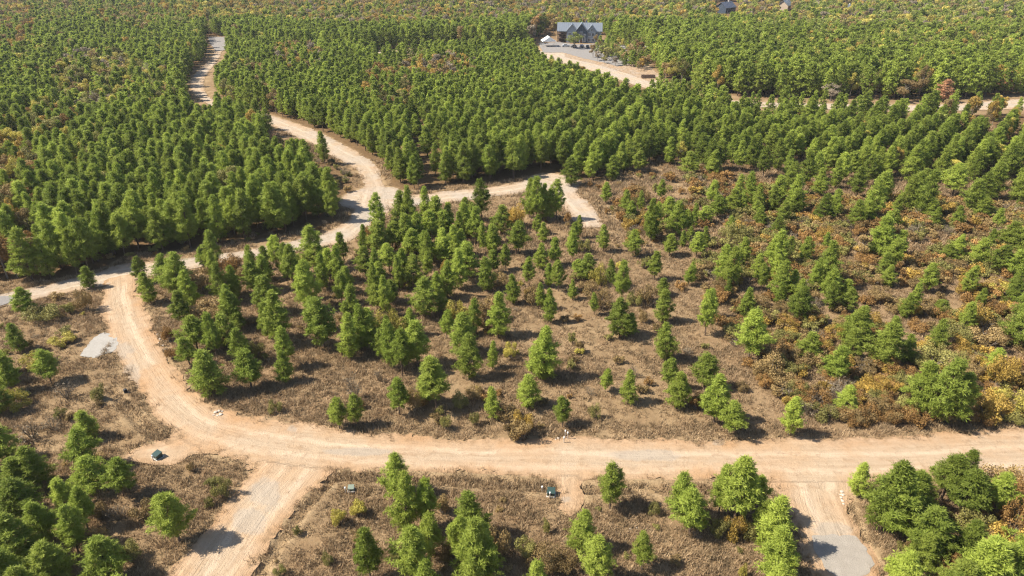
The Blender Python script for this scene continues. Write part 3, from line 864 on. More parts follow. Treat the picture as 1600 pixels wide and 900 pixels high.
def traced(kind, x, yb, yt, w, pal=None):
    yf = yb - 0.07 * (yb - yt)
    g0 = ground(x, yf)
    H = height_at(g0[1], yt)
    # x is the middle of the crown: the foot lies on the line through it to the point below the camera
    lean = project(g0[0], g0[1], H * 0.45)[0] - x
    g = ground(x - lean, yf)
    H = height_at(g[1], yt) * (1.07 if kind == 'pine' else 1.04)
    dm = dist(g[0], g[1])
    W = w * dm / F * (1.03 if kind == 'pine' else 1.15)
    add(kind, g[0], g[1], H, W, pal, traced=True)
for a in PINE_PX:
    traced('pine', *a)
for a in SHRUB_PX:
    traced('shrub', *a)
for a in TREE_PX:
    traced('tree', *a)
for a in DEAD_PX:
    traced('dead', *a)

KEEP = [  # seen between the trees in the photograph: (outline, share of covering trees that are left out)
 ([(838, 64), (870, 40), (944, 38), (946, 62), (1002, 72), (1004, 98), (1022, 122), (1000, 131), (960, 116), (900, 97), (848, 82)], 1.0),
 ([(1125, 152), (1230, 158), (1400, 161), (1490, 163), (1600, 153), (1600, 170), (1490, 175), (1230, 170), (1125, 166)], 0.62),
 ([(324, 57), (355, 57), (357, 80), (342, 98), (324, 122), (340, 160), (322, 160), (296, 134), (306, 116), (330, 90)], 0.97),
 ([(408, 184), (432, 184), (500, 216), (560, 246), (598, 258), (604, 310), (585, 335), (520, 376), (508, 380), (520, 362), (576, 318), (574, 292), (560, 270), (503, 228)], 0.93),
 ([(596, 79), (650, 77), (690, 83), (650, 88), (598, 88)], 0.75),
 ([(1118, 3), (1150, 3), (1152, 18), (1120, 20)], 1.0), ([(1216, 2), (1234, 2), (1234, 16), (1216, 14)], 1.0), ([(1314, 12), (1330, 12), (1330, 19), (1314, 19)], 0.9),
 ([(642, 185), (662, 185), (690, 245), (664, 245)], 0.85), ([(0, 462), (200, 414), (208, 440), (60, 466), (0, 482)], 1.0), ([(650, 298), (870, 272), (860, 292), (650, 322)], 0.9),
  ([(1030, 282), (1080, 290), (1060, 312), (1010, 300)], 0.7),
]
KEEPB = [(p, f, (min(q[0] for q in p), max(q[0] for q in p), min(q[1] for q in p), max(q[1] for q in p))) for p, f in KEEP]
def blocked(px, by, ty, w):
    for poly, pr, (bx0, bx1, by0, by1) in KEEPB:
        if px + w * 0.35 < bx0 or px - w * 0.35 > bx1 or by < by0 or ty > by1:
            continue
        xs = [px + w * q for q in (-0.33, 0, 0.33) for _ in range(5)]
        ys = [by + (ty - by) * q for _ in range(3) for q in (0.0, 0.25, 0.5, 0.75, 1.0)]
        if in_poly(np.array(xs), np.array(ys), poly).any() and random.random() < pr:
            return True
    return False

TRACED_XY = np.array([(p['X'], p['Y']) for p in plants])
# wooded patches that have turned: centre x, y, half width, half height (photo pixels), share, colours
PATCHES = [
 (165, 130, 75, 45, 0.75, ['yellow', 'brown', 'olive', 'yellow', 'bare', 'olive']), (75, 200, 60, 30, 0.6, ['rust', 'yellow', 'gold', 'olive']), (25, 300, 50, 90, 0.7, ['rust', 'yellow', 'olive', 'brown', 'gold']),
 (20, 45, 50, 40, 0.5, ['rust', 'gold', 'brown']), (60, 20, 90, 25, 0.45, ['olive', 'yellow', 'brown']), (210, 30, 60, 22, 0.6, ['brown', 'olive', 'gold']), (260, 145, 20, 30, 0.7, ['yellow', 'brown', 'olive']),
 (340, 15, 90, 22, 0.75, ['gold', 'yellow', 'olive']), (470, 95, 40, 25, 0.5, ['gold', 'brown', 'bare']), (600, 20, 240, 25, 0.8, ['brown', 'olive', 'gold', 'bare', 'yellow', 'green']), (690, 110, 60, 20, 0.7, ['brown', 'bare', 'gold']),
 (610, 140, 40, 40, 0.45, ['gold', 'brown', 'rust', 'olive']), (1000, 14, 260, 26, 0.85, ['olive', 'yellow', 'brown', 'gold', 'green', 'green', 'bare']), (850, 55, 30, 20, 0.8, ['rust', 'brown', 'bare', 'olive']), (1400, 20, 260, 28, 0.7, ['olive', 'brown', 'green', 'yellow', 'green', 'bare']),
 (1330, 145, 120, 14, 0.45, ['brown', 'bare', 'olive', 'rust']), (1450, 60, 180, 40, 0.3, ['olive', 'yellow', 'green', 'gold']), (1550, 190, 70, 30, 0.35, ['gold', 'yellow', 'brown']), (1300, 60, 150, 40, 0.22, ['yellow', 'olive', 'green']), (400, 140, 50, 40, 0.18, ['olive', 'brown']), (90, 260, 120, 60, 0.14, ['olive', 'yellow']),
 (20, 390, 40, 30, 0.6, ['brown', 'rust']),
]
def patch_pal(px, py):
    for cx, cy, a, b, f, pal in PATCHES:
        if ((px - cx) / a) ** 2 + ((py - cy) / b) ** 2 < 1 and random.random() < f:
            return random.choice(pal)
    return None

ROAD_GRID = {}
def fill(poly, x0, x1, y0, y1, du, dv, ang, jit, hmin, hmax, wratio, turned=0.03, drop=0.04, gap=1.3, thin=None, screen=True):
    """trees set out in rows (du along, dv across, turned by ang) over a wooded outline"""
    c, s = math.cos(ang), math.sin(ang)
    cx, cy = (x0 + x1) / 2, (y0 + y1) / 2
    half = math.hypot(x1 - x0, y1 - y0) / 2
    u, v = np.meshgrid(np.arange(-half, half, du), np.arange(-half, half, dv))
    u, v = u.ravel(), v.ravel()
    u = u + (rng.random(len(u)) - .5) * du * jit + np.round(v / dv) * du * 0.37
    v = v + (rng.random(len(v)) - .5) * dv * jit
    bend = 1.8 * np.sin(u * 0.021 + v * 0.008)
    X, Y = cx + u * c - (v + bend) * s, cy + u * s + (v + bend) * c
    ok = (X > x0) & (X < x1) & (Y > y0) & (Y < y1) & (Y > 10)
    X, Y = X[ok], Y[ok]
    px, py = project(X, Y)
    ok = in_poly(px, py, poly) & (px > -260) & (px < 1860)
    X, Y, px, py = X[ok], Y[ok], px[ok], py[ok]
    P = np.column_stack([X, Y])
    ok = (all_sdf(P) < -gap) & (rng.random(len(X)) > drop)
    nt = TRACED_XY[(TRACED_XY[:, 1] < 420)]
    X, Y, px, py, P = X[ok], Y[ok], px[ok], py[ok], P[ok]
    d2 = np.full(len(X), 1e9)
    for q in nt:
        d2 = np.minimum(d2, (X - q[0]) ** 2 + (Y - q[1]) ** 2)
    hn = fbm(X * 0.02, Y * 0.02, 71)
    for i in np.nonzero(d2 > 3.4)[0]:
        if thin is not None and random.random() < thin(px[i], py[i]):
            continue
        H = hmin + (hmax - hmin) * (0.45 * hn[i] + 0.55 * random.random()) * random.uniform(0.9, 1.1)
        W = H * wratio * random.uniform(0.85, 1.2)
        ty = project(X[i], Y[i], H)[1]
        if screen and blocked(px[i], py[i], ty, W * F / dist(X[i], Y[i])):
            continue
        pal = patch_pal(px[i], 0.5 * (py[i] + ty))
        if pal is None and random.random() < turned:
            pal = random.choice(['olive', 'gold', 'yellow', 'brown', 'green', 'yellow', 'olive', 'green'])
        if pal:
            add('tree', X[i], Y[i], H * random.uniform(0.75, 1.05), H * random.uniform(0.45, 0.65), pal)
        else:
            add('pine', X[i], Y[i], H, W)

def thin_b(px, py):
    # the plantation opens out towards the slope on the right
    if px < 930:
        return 0.0
    lo = np.interp(px, [930, 1000, 1100, 1200, 1300, 1400, 1500, 1600, 1900], [262, 228, 226, 238, 246, 258, 262, 272, 290])
    return float(np.clip(((py - lo) / 85) ** 0.7 if py > lo else 0.0, 0, 0.93))
fill(FOREST_A, -330, 10, 110, 260, 3.3, 3.7, R(68), 0.85, 6.6, 11.6, 0.50, 0.015)
fill(FOREST_A, -480, 10, 260, 560, 3.7, 4.0, R(68), 0.9, 7.0, 11.8, 0.52, 0.09)
fill(FOREST_A, -760, 10, 560, 1050, 5.4, 5.6, R(60), 0.9, 8.0, 13.0, 0.56, 0.30)
fill(FOREST_B, -180, 330, 140, 420, 2.6, 5.0, R(70), 0.28, 7.0, 10.6, 0.52, 0.012, thin=lambda px, py: 1.0 if px + (py - 200) * 0.6 > 1000 else thin_b(px, py))
fill(FOREST_B, -180, 400, 140, 420, 2.7, 6.0, R(50), 0.3, 5.8, 9.6, 0.54, 0.02, thin=lambda px, py: 1.0 if px + (py - 200) * 0.6 <= 1000 else thin_b(px, py))
fill(FOREST_M, -300, 60, 300, 620, 3.9, 4.2, R(70), 0.85, 8, 12.5, 0.54, 0.04)
fill(FOREST_G, 40, 520, 240, 640, 4.2, 4.7, R(50), 0.85, 8.5, 14, 0.58, 0.16)
fill(FOREST_T, -420, 760, 520, 1100, 5.6, 5.8, R(30), 0.9, 9, 14, 0.6, 0.62)

fill([(864, 20), (950, 20), (950, 55), (864, 55)], -60, 160, 440, 900, 4.6, 4.8, R(30), 0.9, 8, 11, 0.6, 0.5, screen=False)
fill([(925, 68), (1006, 72), (1016, 100), (1000, 116), (960, 104), (935, 92)], 40, 110, 270, 430, 4.4, 5.0, R(20), 0.95, 4.5, 8, 0.62, 0.6, drop=0.28, gap=2.0, screen=False)
fill([(232, 430), (420, 395), (560, 385), (600, 335), (700, 330), (770, 400), (790, 520), (650, 590), (400, 600), (300, 560)], -80, 20, 80, 190, 3.9, 4.2, R(100), 0.9, 4.2, 8.6, 0.46, 0.03, drop=0.42, gap=1.6)
fill([(770, 360), (880, 360), (1000, 420), (1000, 520), (800, 520)], -20, 50, 95, 180, 5.0, 5.6, R(80), 0.95, 3.0, 6.5, 0.5, 0.05, drop=0.6, gap=1.6)
fill([(1170, 320), (1300, 330), (1760, 360), (1760, 650), (1500, 640), (1250, 560), (1150, 420)], 20, 130, 80, 190, 4.6, 6.2, R(50), 0.6, 2.8, 6.8, 0.58, 0.02, drop=0.56, gap=1.6)
fill([(985, 300), (1200, 300), (1300, 420), (1260, 540), (1180, 500), (1050, 440)], 0, 90, 90, 200, 4.8, 6.0, R(60), 0.7, 2.6, 6.4, 0.52, 0.02, drop=0.62, gap=1.6)
def scatter(poly, n, kind, pals, h, w, dens=None, clear=1.2, sep=1.0):
    G = ground([p[0] for p in poly], [p[1] for p in poly])
    lo, hi = G.min(0), G.max(0)
    P = lo + rng.random((n * 14, 2)) * (hi - lo)
    px, py = project(P[:, 0], P[:, 1])
    ok = in_poly(px, py, poly) & (all_sdf(P) < -clear)
    P, px, py = P[ok], px[ok], py[ok]
    k = 0
    for i in range(len(P)):
        if k >= n:
            break
        if dens is not None and random.random() > dens(P[i, 0], P[i, 1], px[i], py[i]):
            continue
        H = random.uniform(*h)
        if blocked(px[i], py[i], project(P[i, 0], P[i, 1], H)[1], 4):
            continue
        add(kind, P[i, 0], P[i, 1], H, H * random.uniform(*w), random.choice(pals))
        k += 1
SLOPE = [(985, 290), (1100, 268), (1200, 292), (1300, 300), (1600, 330), (1760, 360), (1760, 690), (1500, 672), (1330, 665), (1215, 640), (1160, 560), (1090, 470), (1000, 420), (960, 340)]
def slope_d(x, y, px, py):
    n = float(fbm(np.array([x * 0.07]), np.array([y * 0.07]), 81)[0])
    g = np.interp(px, [960, 1100, 1230, 1350, 1600], [0.30, 0.65, 0.9, 1.0, 1.0])
    return float(np.clip((n - 0.30) * 5, 0.08, 1)) * g
scatter(SLOPE, 2300, 'shrub', ['brown', 'brown', 'rust', 'rust', 'olive', 'olive', 'rust', 'brown', 'bare', 'olive', 'gold'], (1.2, 3.1), (1.0, 1.5), slope_d)
scatter([(1440, 420), (1700, 430), (1700, 680), (1500, 660), (1450, 560)], 45, 'shrub', ['gold', 'gold', 'yellow', 'brown', 'olive'], (1.8, 3.4), (0.95, 1.3))
scatter([(420, 380), (980, 330), (1010, 440), (1120, 560), (1000, 660), (760, 680), (560, 640), (330, 600), (240, 470)], 110, 'shrub', ['brown', 'brown', 'olive', 'bare', 'rust', 'brown', 'yellow'], (0.7, 1.9), (0.9, 1.4))
scatter([(-120, 490), (150, 470), (120, 560), (190, 690), (200, 900), (-120, 920)], 60, 'shrub', ['brown', 'olive', 'bare', 'yellow', 'brown'], (0.6, 1.7), (1.0, 1.6))
scatter([(1380, 740), (1700, 740), (1700, 960), (1400, 960)], 26, 'shrub', ['rust', 'brown', 'gold', 'olive'], (1.0, 2.4), (0.9, 1.3))
scatter([(-150, 360), (200, 370), (540, 330), (560, 360), (200, 405), (-150, 450)], 60, 'shrub', ['brown', 'olive', 'bare', 'rust'], (0.8, 2.0), (0.9, 1.4))
scatter([(880, 278), (1000, 262), (1100, 300), (1000, 400), (930, 330)], 45, 'shrub', ['brown', 'bare', 'rust', 'olive'], (0.8, 2.0), (0.9, 1.4))
scatter([(410, 890), (600, 760), (860, 770), (1230, 790), (1240, 920), (400, 920)], 26, 'shrub', ['brown', 'brown', 'olive', 'bare'], (0.4, 1.1), (1.0, 1.6))
scatter([(650, 240), (930, 250), (1100, 270), (1600, 330), (1600, 200), (700, 150)], 130, 'shrub', ['brown', 'bare', 'rust'], (1.2, 2.4), (0.9, 1.4))

scatter([(395, 196), (480, 236), (545, 268), (562, 300), (550, 325), (535, 300), (470, 256), (390, 212)], 70, 'shrub', ['brown', 'olive', 'bare', 'olive'], (1.0, 2.4), (1.0, 1.5), clear=0.6)
# ------------------------------------------------------------------ labels
ORD = ['first', 'second', 'third', 'fourth', 'fifth', 'sixth', 'seventh', 'eighth', 'ninth', 'tenth', 'eleventh', 'twelfth', 'thirteenth', 'fourteenth', 'fifteenth', 'sixteenth', 'seventeenth', 'eighteenth', 'nineteenth']
TENS = ['twentieth', 'thirtieth', 'fortieth', 'fiftieth', 'sixtieth', 'seventieth', 'eightieth', 'ninetieth']
TEN = ['twenty', 'thirty', 'forty', 'fifty', 'sixty', 'seventy', 'eighty', 'ninety']
def ordinal(n):
    if n <= 19:
        return ORD[n - 1]
    t, u = divmod(n, 10)
    return TENS[t - 2] if u == 0 else TEN[t - 2] + '-' + ORD[u - 1]
def zone(px, y):
    if y >= 735:
        if px < 235:
            return 'in the lower left thicket, ' + ('upper band' if y < 800 else 'lower band')
        if px < 420:
            return 'on the grass beside the left spur'
        if px < 860:
            return 'below the lower road, ' + ('upper half' if y < 850 else 'bottom edge')
        if px < 1290:
            return 'between driveway and right spur, ' + ('upper half' if y < 850 else 'bottom edge')
        return 'in the lower right stand, ' + ('upper band' if y < 815 else ('middle band' if y < 880 else 'bottom edge'))
    if px < 190 and y > 440:
        return 'in brush outside the bend, ' + ('upper half' if y < 580 else 'lower half')
    if y < 60:
        return 'along the top edge, ' + ('left half' if px < 800 else 'right half')
    if y < 130 and 835 < px < 1035:
        return 'beside the lodge parking lot'
    if y < 180:
        return ('in the far left woods' if px < 320 else ('in the far central plantation' if px < 900 else 'near the far right road')) + (', farther band' if y < 120 else ', nearer band')
    if px < 560 and y < 400 and not (px > 300 and y > 375):
        return 'in the left forest block, ' + ('back band' if y < 260 else ('middle band' if y < 330 else ('third band' if y < 372 else 'front edge')))
    if y < 300 and px < 980:
        return 'in central plantation, ' + ('back band' if y < 235 else ('middle band' if y < 265 else 'front edge'))
    if px < 600:
        return 'inside the road bend, ' + ('back band' if y < 445 else ('second band' if y < 500 else ('third band' if y < 560 else 'front band')))
    if px < 800:
        return 'below the road junction, ' + ('back band' if y < 375 else ('second band' if y < 412 else ('third band' if y < 470 else ('fourth band' if y < 560 else 'front band'))))
    if px < 1000:
        return 'below the turning pad, ' + ('back band' if y < 372 else ('second band' if y < 430 else ('third band' if y < 520 else ('fourth band' if y < 620 else 'front band'))))
    if px < 1215:
        return 'in the middle clearing, ' + ('back band' if y < 320 else ('second band' if y < 360 else ('third band' if y < 420 else ('fourth band' if y < 540 else 'front band'))))
    a = 'lower end' if px < 1400 else 'upper end'
    return 'on the right slope ' + ('near clearing' if px < 1400 else 'near edge') + ', ' + ('back band' if y < 320 else ('second band' if y < 370 else ('third band' if y < 420 else ('fourth band' if y < 480 else ('fifth band' if y < 560 else 'front band')))))

LOOK = {'rust': 'russet', 'brown': 'brown', 'olive': 'olive', 'gold': 'golden', 'yellow': 'yellow', 'green': 'dull green', 'bare': 'leafless'}
LIMIT = {'pine': 298, 'shrub': 298, 'tree': 298, 'dead': 9}
chosen, rest = {}, {}
for kind in LIMIT:
    ps = [p for p in plants if p['kind'] == kind]
    inview = [p for p in ps if -12 < p['px'] < 1612 and p['ty'] < 893 and p['by'] > 6]
    inview.sort(key=lambda p: -((p['by'] - p['ty']) * p['W'] * F / dist(p['X'], p['Y'])) * (1.6 if p['traced'] else 1.0))
    # a plant whose whole outline lies behind nearer ones is not worth a name of its own
    ch = inview[:LIMIT[kind]]
    ids = {id(p) for p in ch}
    chosen[kind] = ch
    rest[kind] = [p for p in ps if id(p) not in ids]

GROUPS = {'pine': 'young pines of the plantation', 'shrub': 'scrub bushes turned for autumn', 'tree': 'broad-leaved trees in autumn colour', 'dead': 'dead pines by the far right road'}
def words_for(p):
    if p['kind'] == 'pine':
        s = 'tall' if p['H'] > 9.5 else ('small' if p['H'] < 5.0 else 'medium')
        r_ = p['W'] / p['H']
        return s + (' slim' if r_ < 0.36 else (' broad' if r_ > 0.56 else '')) + ' green pine'
    if p['kind'] == 'shrub':
        return ('tall ' if p['H'] > 2.4 else ('low ' if p['H'] < 1.2 else '')) + LOOK[p['pal']] + ' bush'
    if p['kind'] == 'tree':
        return LOOK[p['pal']] + ' broadleaf tree'
    return 'dead orange-brown pine'
for kind, ch in chosen.items():
    zones = {}
    for p in ch:
        zones.setdefault((words_for(p), zone(p['px'], 0.5 * (p['by'] + p['ty']))), []).append(p)
    for (w, z), ps in zones.items():
        ps.sort(key=lambda p: p['px'])
        for i, p in enumerate(ps):
            p['label'] = w + ' ' + z + ('' if len(ps) == 1 else ', ' + ordinal(i + 1) + ' from left')

NAMES = {'pine': 'pine_tree', 'shrub': 'scrub_bush', 'tree': 'autumn_tree', 'dead': 'dead_pine'}
CATS = {'pine': 'pine tree', 'shrub': 'bush', 'tree': 'tree', 'dead': 'dead tree'}
for kind, ch in chosen.items():
    for p in ch:
        if kind == 'pine':
            a = PINES[int(p['var'] * 997) % len(PINES)]
            sxy, sz = p['W'] / (2 * PINE_R), p['H'] / PINE_H
            sxy = min(max(sxy, sz * 0.62), sz * 1.7)
        elif kind == 'dead':
            a, sxy, sz = DEAD, p['W'] / (2 * PINE_R), p['H'] / PINE_H
        elif kind == 'tree':
            a = BROAD[p['pal']][int(p['var'] * 997) % 3]
            sxy, sz = p['W'] / (2 * TREE_R), p['H'] / TREE_H
        else:
            a = SHRUB[p['pal']][int(p['var'] * 997) % len(SHRUB[p['pal']])]
            sxy, sz = p['W'] / (2 * SHRUB_R), p['H'] / SHRUB_H
        root = empty(NAMES[kind], (p['X'], p['Y'], zground(p['X'], p['Y'])), random.uniform(0, 6.28))
        root.rotation_euler = (random.gauss(0, 0.035), random.gauss(0, 0.035), root.rotation_euler[2])
        root.scale = (sxy, sxy, sz)
        tag(root, p['label'], CATS[kind], GROUPS[kind])
        obj('stems' if kind == 'shrub' else 'trunk', a[0], root)
        obj('foliage' if kind == 'shrub' else 'crown', a[1], root)

# ------------------------------------------------------------------ masses: one object each
def instancer(name, protos, P, rot, scl, idx, label, cat, kind='stuff'):
    pc = bpy.data.collections.new(name + '_kit')       # not linked to the scene: only read by the nodes
    for i, m_ in enumerate(protos):
        o = bpy.data.objects.new('%s_kit_%03d' % (name, i), m_)
        pc.objects.link(o)
    me = bpy.data.meshes.new(name)
    me.vertices.add(len(P))
    me.vertices.foreach_set('co', np.asarray(P, np.float32).ravel())
    for nm, ty, dat, key in (('rot', 'FLOAT_VECTOR', rot, 'vector'), ('scl', 'FLOAT_VECTOR', scl, 'vector'), ('pick', 'INT', idx, 'value')):
        at = me.attributes.new(nm, ty, 'POINT')
        at.data.foreach_set(key, np.asarray(dat, np.int32 if ty == 'INT' else np.float32).ravel())
    ng = bpy.data.node_groups.new(name + '_nodes', 'GeometryNodeTree')
    ng.interface.new_socket('Geometry', in_out='INPUT', socket_type='NodeSocketGeometry')
    ng.interface.new_socket('Geometry', in_out='OUTPUT', socket_type='NodeSocketGeometry')
    N = ng.nodes
    gi, go = N.new('NodeGroupInput'), N.new('NodeGroupOutput')
    iop, ci = N.new('GeometryNodeInstanceOnPoints'), N.new('GeometryNodeCollectionInfo')
    ci.inputs['Collection'].default_value = pc
    ci.inputs['Separate Children'].default_value = True
    ci.inputs['Reset Children'].default_value = True
    iop.inputs['Pick Instance'].default_value = True
    def na(nm, ty):
        n_ = N.new('GeometryNodeInputNamedAttribute')
        n_.data_type = ty
        n_.inputs['Name'].default_value = nm
        return [s for s in n_.outputs if s.enabled and s.name == 'Attribute'][0]
    L = ng.links.new
    L(gi.outputs[0], iop.inputs['Points'])
    L(ci.outputs[0], iop.inputs['Instance'])
    L(na('pick', 'INT'), iop.inputs['Instance Index'])
    e2r = N.new('FunctionNodeEulerToRotation')
    L(na('rot', 'FLOAT_VECTOR'), e2r.inputs[0])
    L(e2r.outputs[0], iop.inputs['Rotation'])
    L(na('scl', 'FLOAT_VECTOR'), iop.inputs['Scale'])
    L(iop.outputs[0], go.inputs[0])
    o = obj(name, me)
    md = o.modifiers.new('scatter', 'NODES')
    md.node_group = ng
    return tag(o, label, cat, kind=kind)

def mass(name, ps, protos_of, H0, R0, label, cat):
    protos, off = [], {}
    for k, lst in protos_of.items():
        off[k] = (len(protos), len(lst))
        protos += lst
    P, rot, scl, idx = [], [], [], []
    for p in ps:
        o0, n0 = off[p['pal']]
        sxy, sz = p['W'] / (2 * R0), p['H'] / H0
        P.append((p['X'], p['Y'], zground(p['X'], p['Y'])))
        rot.append((random.uniform(-.05, .05), random.uniform(-.05, .05), random.uniform(0, 6.28)))
        scl.append((sxy, sxy, sz))
        idx.append(o0 + int(p['var'] * 997) % n0)
    return instancer(name, protos, P, rot, scl, idx, label, cat)

PINES_MID = [joined('mid_pine', *a[2], [M['bark'], M['pine']]) for a in PINES[:6]]
rp = rest['pine']
mass('pine_forest', [p for p in rp if p['Y'] >= 230], {None: PINES_FAR}, PINE_H, PINE_R, 'dense green pine forest covering the far ground', 'forest')
mass('pine_plantation', [p for p in rp if p['Y'] < 230], {None: PINES_MID}, PINE_H, PINE_R, 'close-set young pines filling the nearer forest blocks', 'forest')
mass('autumn_woodland', rest['tree'], BROAD_FAR, TREE_H, TREE_R, 'far broad-leaved woodland turning yellow and brown', 'woodland')
mass('undergrowth', rest['shrub'], SHRUB_FAR, SHRUB_H, SHRUB_R, 'low brown brush between the larger bushes', 'undergrowth')

# dry grass
def tuft(seed, n, h, spread, w, m_):
    r = np.random.default_rng(seed)
    c = np.column_stack([r.normal(0, spread, n), r.normal(0, spread, n), np.full(n, -0.03)])
    a = r.uniform(0, 6.28, n)
    lean = np.column_stack([np.cos(a), np.sin(a), np.zeros(n)]) * r.uniform(0.1, 0.75, (n, 1))
    tip = c + (lean + np.array([0, 0, 1])) * h * r.uniform(0.5, 1.1, (n, 1))
    sd_ = np.column_stack([-np.sin(a), np.cos(a), np.zeros(n)]) * w
    V = np.stack([c - sd_, c + sd_, tip], 1).reshape(-1, 3)
    return mesh('grass_tuft', V, np.arange(len(V)).reshape(-1, 3), m_, tint=r.uniform(0, 1, n))
M['weeds'] = leaf_mat('brown_weeds', (0.085, 0.060, 0.034), (0.300, 0.215, 0.120), 0.55, 0.2, k=1.0)
TUFTS = [tuft(500 + i, 20, 0.42, 0.16, 0.028, M['dry_grass']) for i in range(5)] + [tuft(520 + i, 26, 0.55, 0.24, 0.022, M['weeds']) for i in range(1)]
def grass_points(n, y0, y1, xm):
    Y = y0 + (y1 - y0) * rng.random(n)
    X = (rng.random(n) * 2 - 1) * (Y * xm + 14)
    return np.column_stack([X, Y])
GPn = np.vstack([grass_points(105000, 40, 125, 0.92), grass_points(60000, 125, 230, 0.85)])
gsd = all_sdf(GPn) + edge_noise(GPn)
gpx_, gpy_ = project(GPn[:, 0], GPn[:, 1])
inf = in_poly(gpx_, gpy_, FOREST_A) | (in_poly(gpx_, gpy_, FOREST_B) & (gpx_ < 960))
dens = sstep(0.30, 0.62, fbm(GPn[:, 0] * 0.12, GPn[:, 1] * 0.12, 91)) * 0.75 + 0.25
padded = in_poly(gpx_, gpy_, [(122, 560), (142, 526), (164, 518), (172, 530), (160, 552), (150, 562)]) | in_poly(gpx_, gpy_, [(1270, 838), (1340, 836), (1362, 880), (1352, 905), (1300, 908)])
keep = ~padded & ((gsd < -0.15) | ((gsd < 0.7) & (rng.random(len(GPn)) < 0.14))) & ~inf & (rng.random(len(GPn)) < dens)
GPn = GPn[keep]
ng_ = len(GPn)
big = np.where(GPn[:, 1] > 125, 1.7, 1.0) * rng.uniform(0.6, 1.5, ng_)
gzn = (0.42 * (fbm(GPn[:, 0] * 0.16, GPn[:, 1] * 0.16, 31, 3) - 0.5)) * sstep(0.2, 3.0, -gsd[keep]) - 0.03
instancer('dry_grass', TUFTS, np.column_stack([GPn, gzn]), np.column_stack([np.zeros(ng_), np.zeros(ng_), rng.random(ng_) * 6.28]),
          np.column_stack([big * 1.15, big * 1.15, big * rng.uniform(0.6, 1.15, ng_)]), rng.integers(0, len(TUFTS), ng_), 'dry tan grass over the open clearings', 'grass')
# ------------------------------------------------------------------ built things
M['green_steel'] = plain('green_steel', (0.030, 0.055, 0.048), 0.3, 0.12, 3, 0.4)
M['dull_green'] = plain('dull_green', (0.16, 0.19, 0.15), 0.5, 0.12, 3, 0.4)
M['black_plastic'] = plain('black_plastic', (0.025, 0.025, 0.028), 0.5)
M['concrete'] = plain('concrete', (0.46, 0.43, 0.39), 0.9, 0.15, 4)
M['white_paint'] = plain('white_paint', (0.78, 0.78, 0.76), 0.5, 0.05, 3)
M['grey_post'] = plain('grey_post', (0.35, 0.31, 0.28), 0.7)
M['stone'] = plain('pale_stone', (0.42, 0.36, 0.30), 0.9, 0.25, 5)
M['siding'] = plain('pale_siding', (0.24, 0.26, 0.29), 0.7, 0.08, 2)
M['dark_siding'] = plain('dark_siding', (0.045, 0.060, 0.085), 0.6, 0.12, 2)
M['timber'] = plain('dark_timber', (0.085, 0.055, 0.040), 0.8, 0.3, 5)
M['roof_metal'] = plain('metal_roof', (0.20, 0.222, 0.250), 0.4, 0.06, 1.5, 0.5, 0.35)
M['dark_roof'] = plain('dark_roof', (0.07, 0.08, 0.11), 0.5, 0.15, 2, 0.4)
M['glass'] = plain('window_glass', (0.02, 0.028, 0.04), 0.08, 0.1, 2, 0.6)
M['tan_wall'] = plain('tan_wall', (0.36, 0.29, 0.22), 0.8, 0.12, 2)
M['rubber'] = plain('tyre_rubber', (0.02, 0.02, 0.02), 0.8)
for n_, c_ in (('car_white', (0.70, 0.70, 0.70)), ('car_silver', (0.42, 0.43, 0.45)), ('car_black', (0.020, 0.022, 0.028)), ('car_navy', (0.025, 0.035, 0.07))):
    M[n_] = plain(n_, c_, 0.3, 0.03, 1, 0.5)

def at_px(px, py):
    g = ground(px, py)
    return float(g[0]), float(g[1])

def utility_box(px, py, s, m, label, rz):
    x, y = at_px(px, py)
    t = tag(empty('utility_box', (x, y, 0.02), rz), label, 'utility box', 'ground-mounted utility boxes')
    MB().box(-.62 * s, .62 * s, -.62 * s, .62 * s, -.15, .09).build('concrete_pad', M['concrete'], t)
    MB().prism([(-.46 * s, .09), (.46 * s, .09), (.46 * s, .86 * s), (-.46 * s, .66 * s)], 'x', -.5 * s, .5 * s).build('cabinet', m, t)
    MB().prism([(-.51 * s, .655 * s), (.49 * s, .865 * s), (.49 * s, .91 * s), (-.51 * s, .70 * s)], 'x', -.54 * s, .54 * s).build('lid', m, t)
    MB().box(-.06 * s, .06 * s, -.50 * s, -.462 * s, .34 * s, .46 * s).build('latch', M['black_plastic'], t)
    return t
utility_box(247, 715, 0.85, M['green_steel'], 'dark green utility box on the clay apron inside the bend', R(-32))
utility_box(861, 773, 0.82, M['green_steel'], 'teal green utility box beside the dirt driveway stub', R(-8))
utility_box(549, 766, 0.62, M['dull_green'], 'small grey-green box on the grass by the left spur corner', R(5))

def marker(px, py, h, label, lean=0.0):
    x, y = at_px(px, py)
    t = tag(empty('marker_post', (x, y, 0.0), random.uniform(0, 3)), label, 'marker post', 'white-capped marker posts')
    t.rotation_euler = (lean, lean * 0.5, t.rotation_euler[2])
    MB().tube([(0, 0, -.2), (0, 0, h)], [.05, .05], 8).build('post', M['grey_post'], t)
    MB().tube([(0, 0, h - .16), (0, 0, h + .03), (0, 0, h + .05)], [.085, .085, .05], 8).build('cap', M['white_paint'], t)
marker(240, 720, 0.8, 'white-capped post in front of the dark green box')
marker(847, 768, 0.75, 'white-capped post left of the teal green box')
marker(859, 779, 0.9, 'white-capped post in front of the teal green box')
marker(540, 769, 0.7, 'white-capped post beside the small grey-green box')
marker(883, 684, 1.1, 'back left of three white-capped posts on the road verge', 0.06)
marker(887, 686, 1.1, 'back right of three white-capped posts on the road verge', -0.05)
marker(881, 692, 0.9, 'front one of three white-capped posts on the road verge')
x, y = at_px(197, 614)
t = tag(empty('pedestal_box', (x, y, 0), R(40)), 'small black pedestal box at the outer road edge', 'utility box')
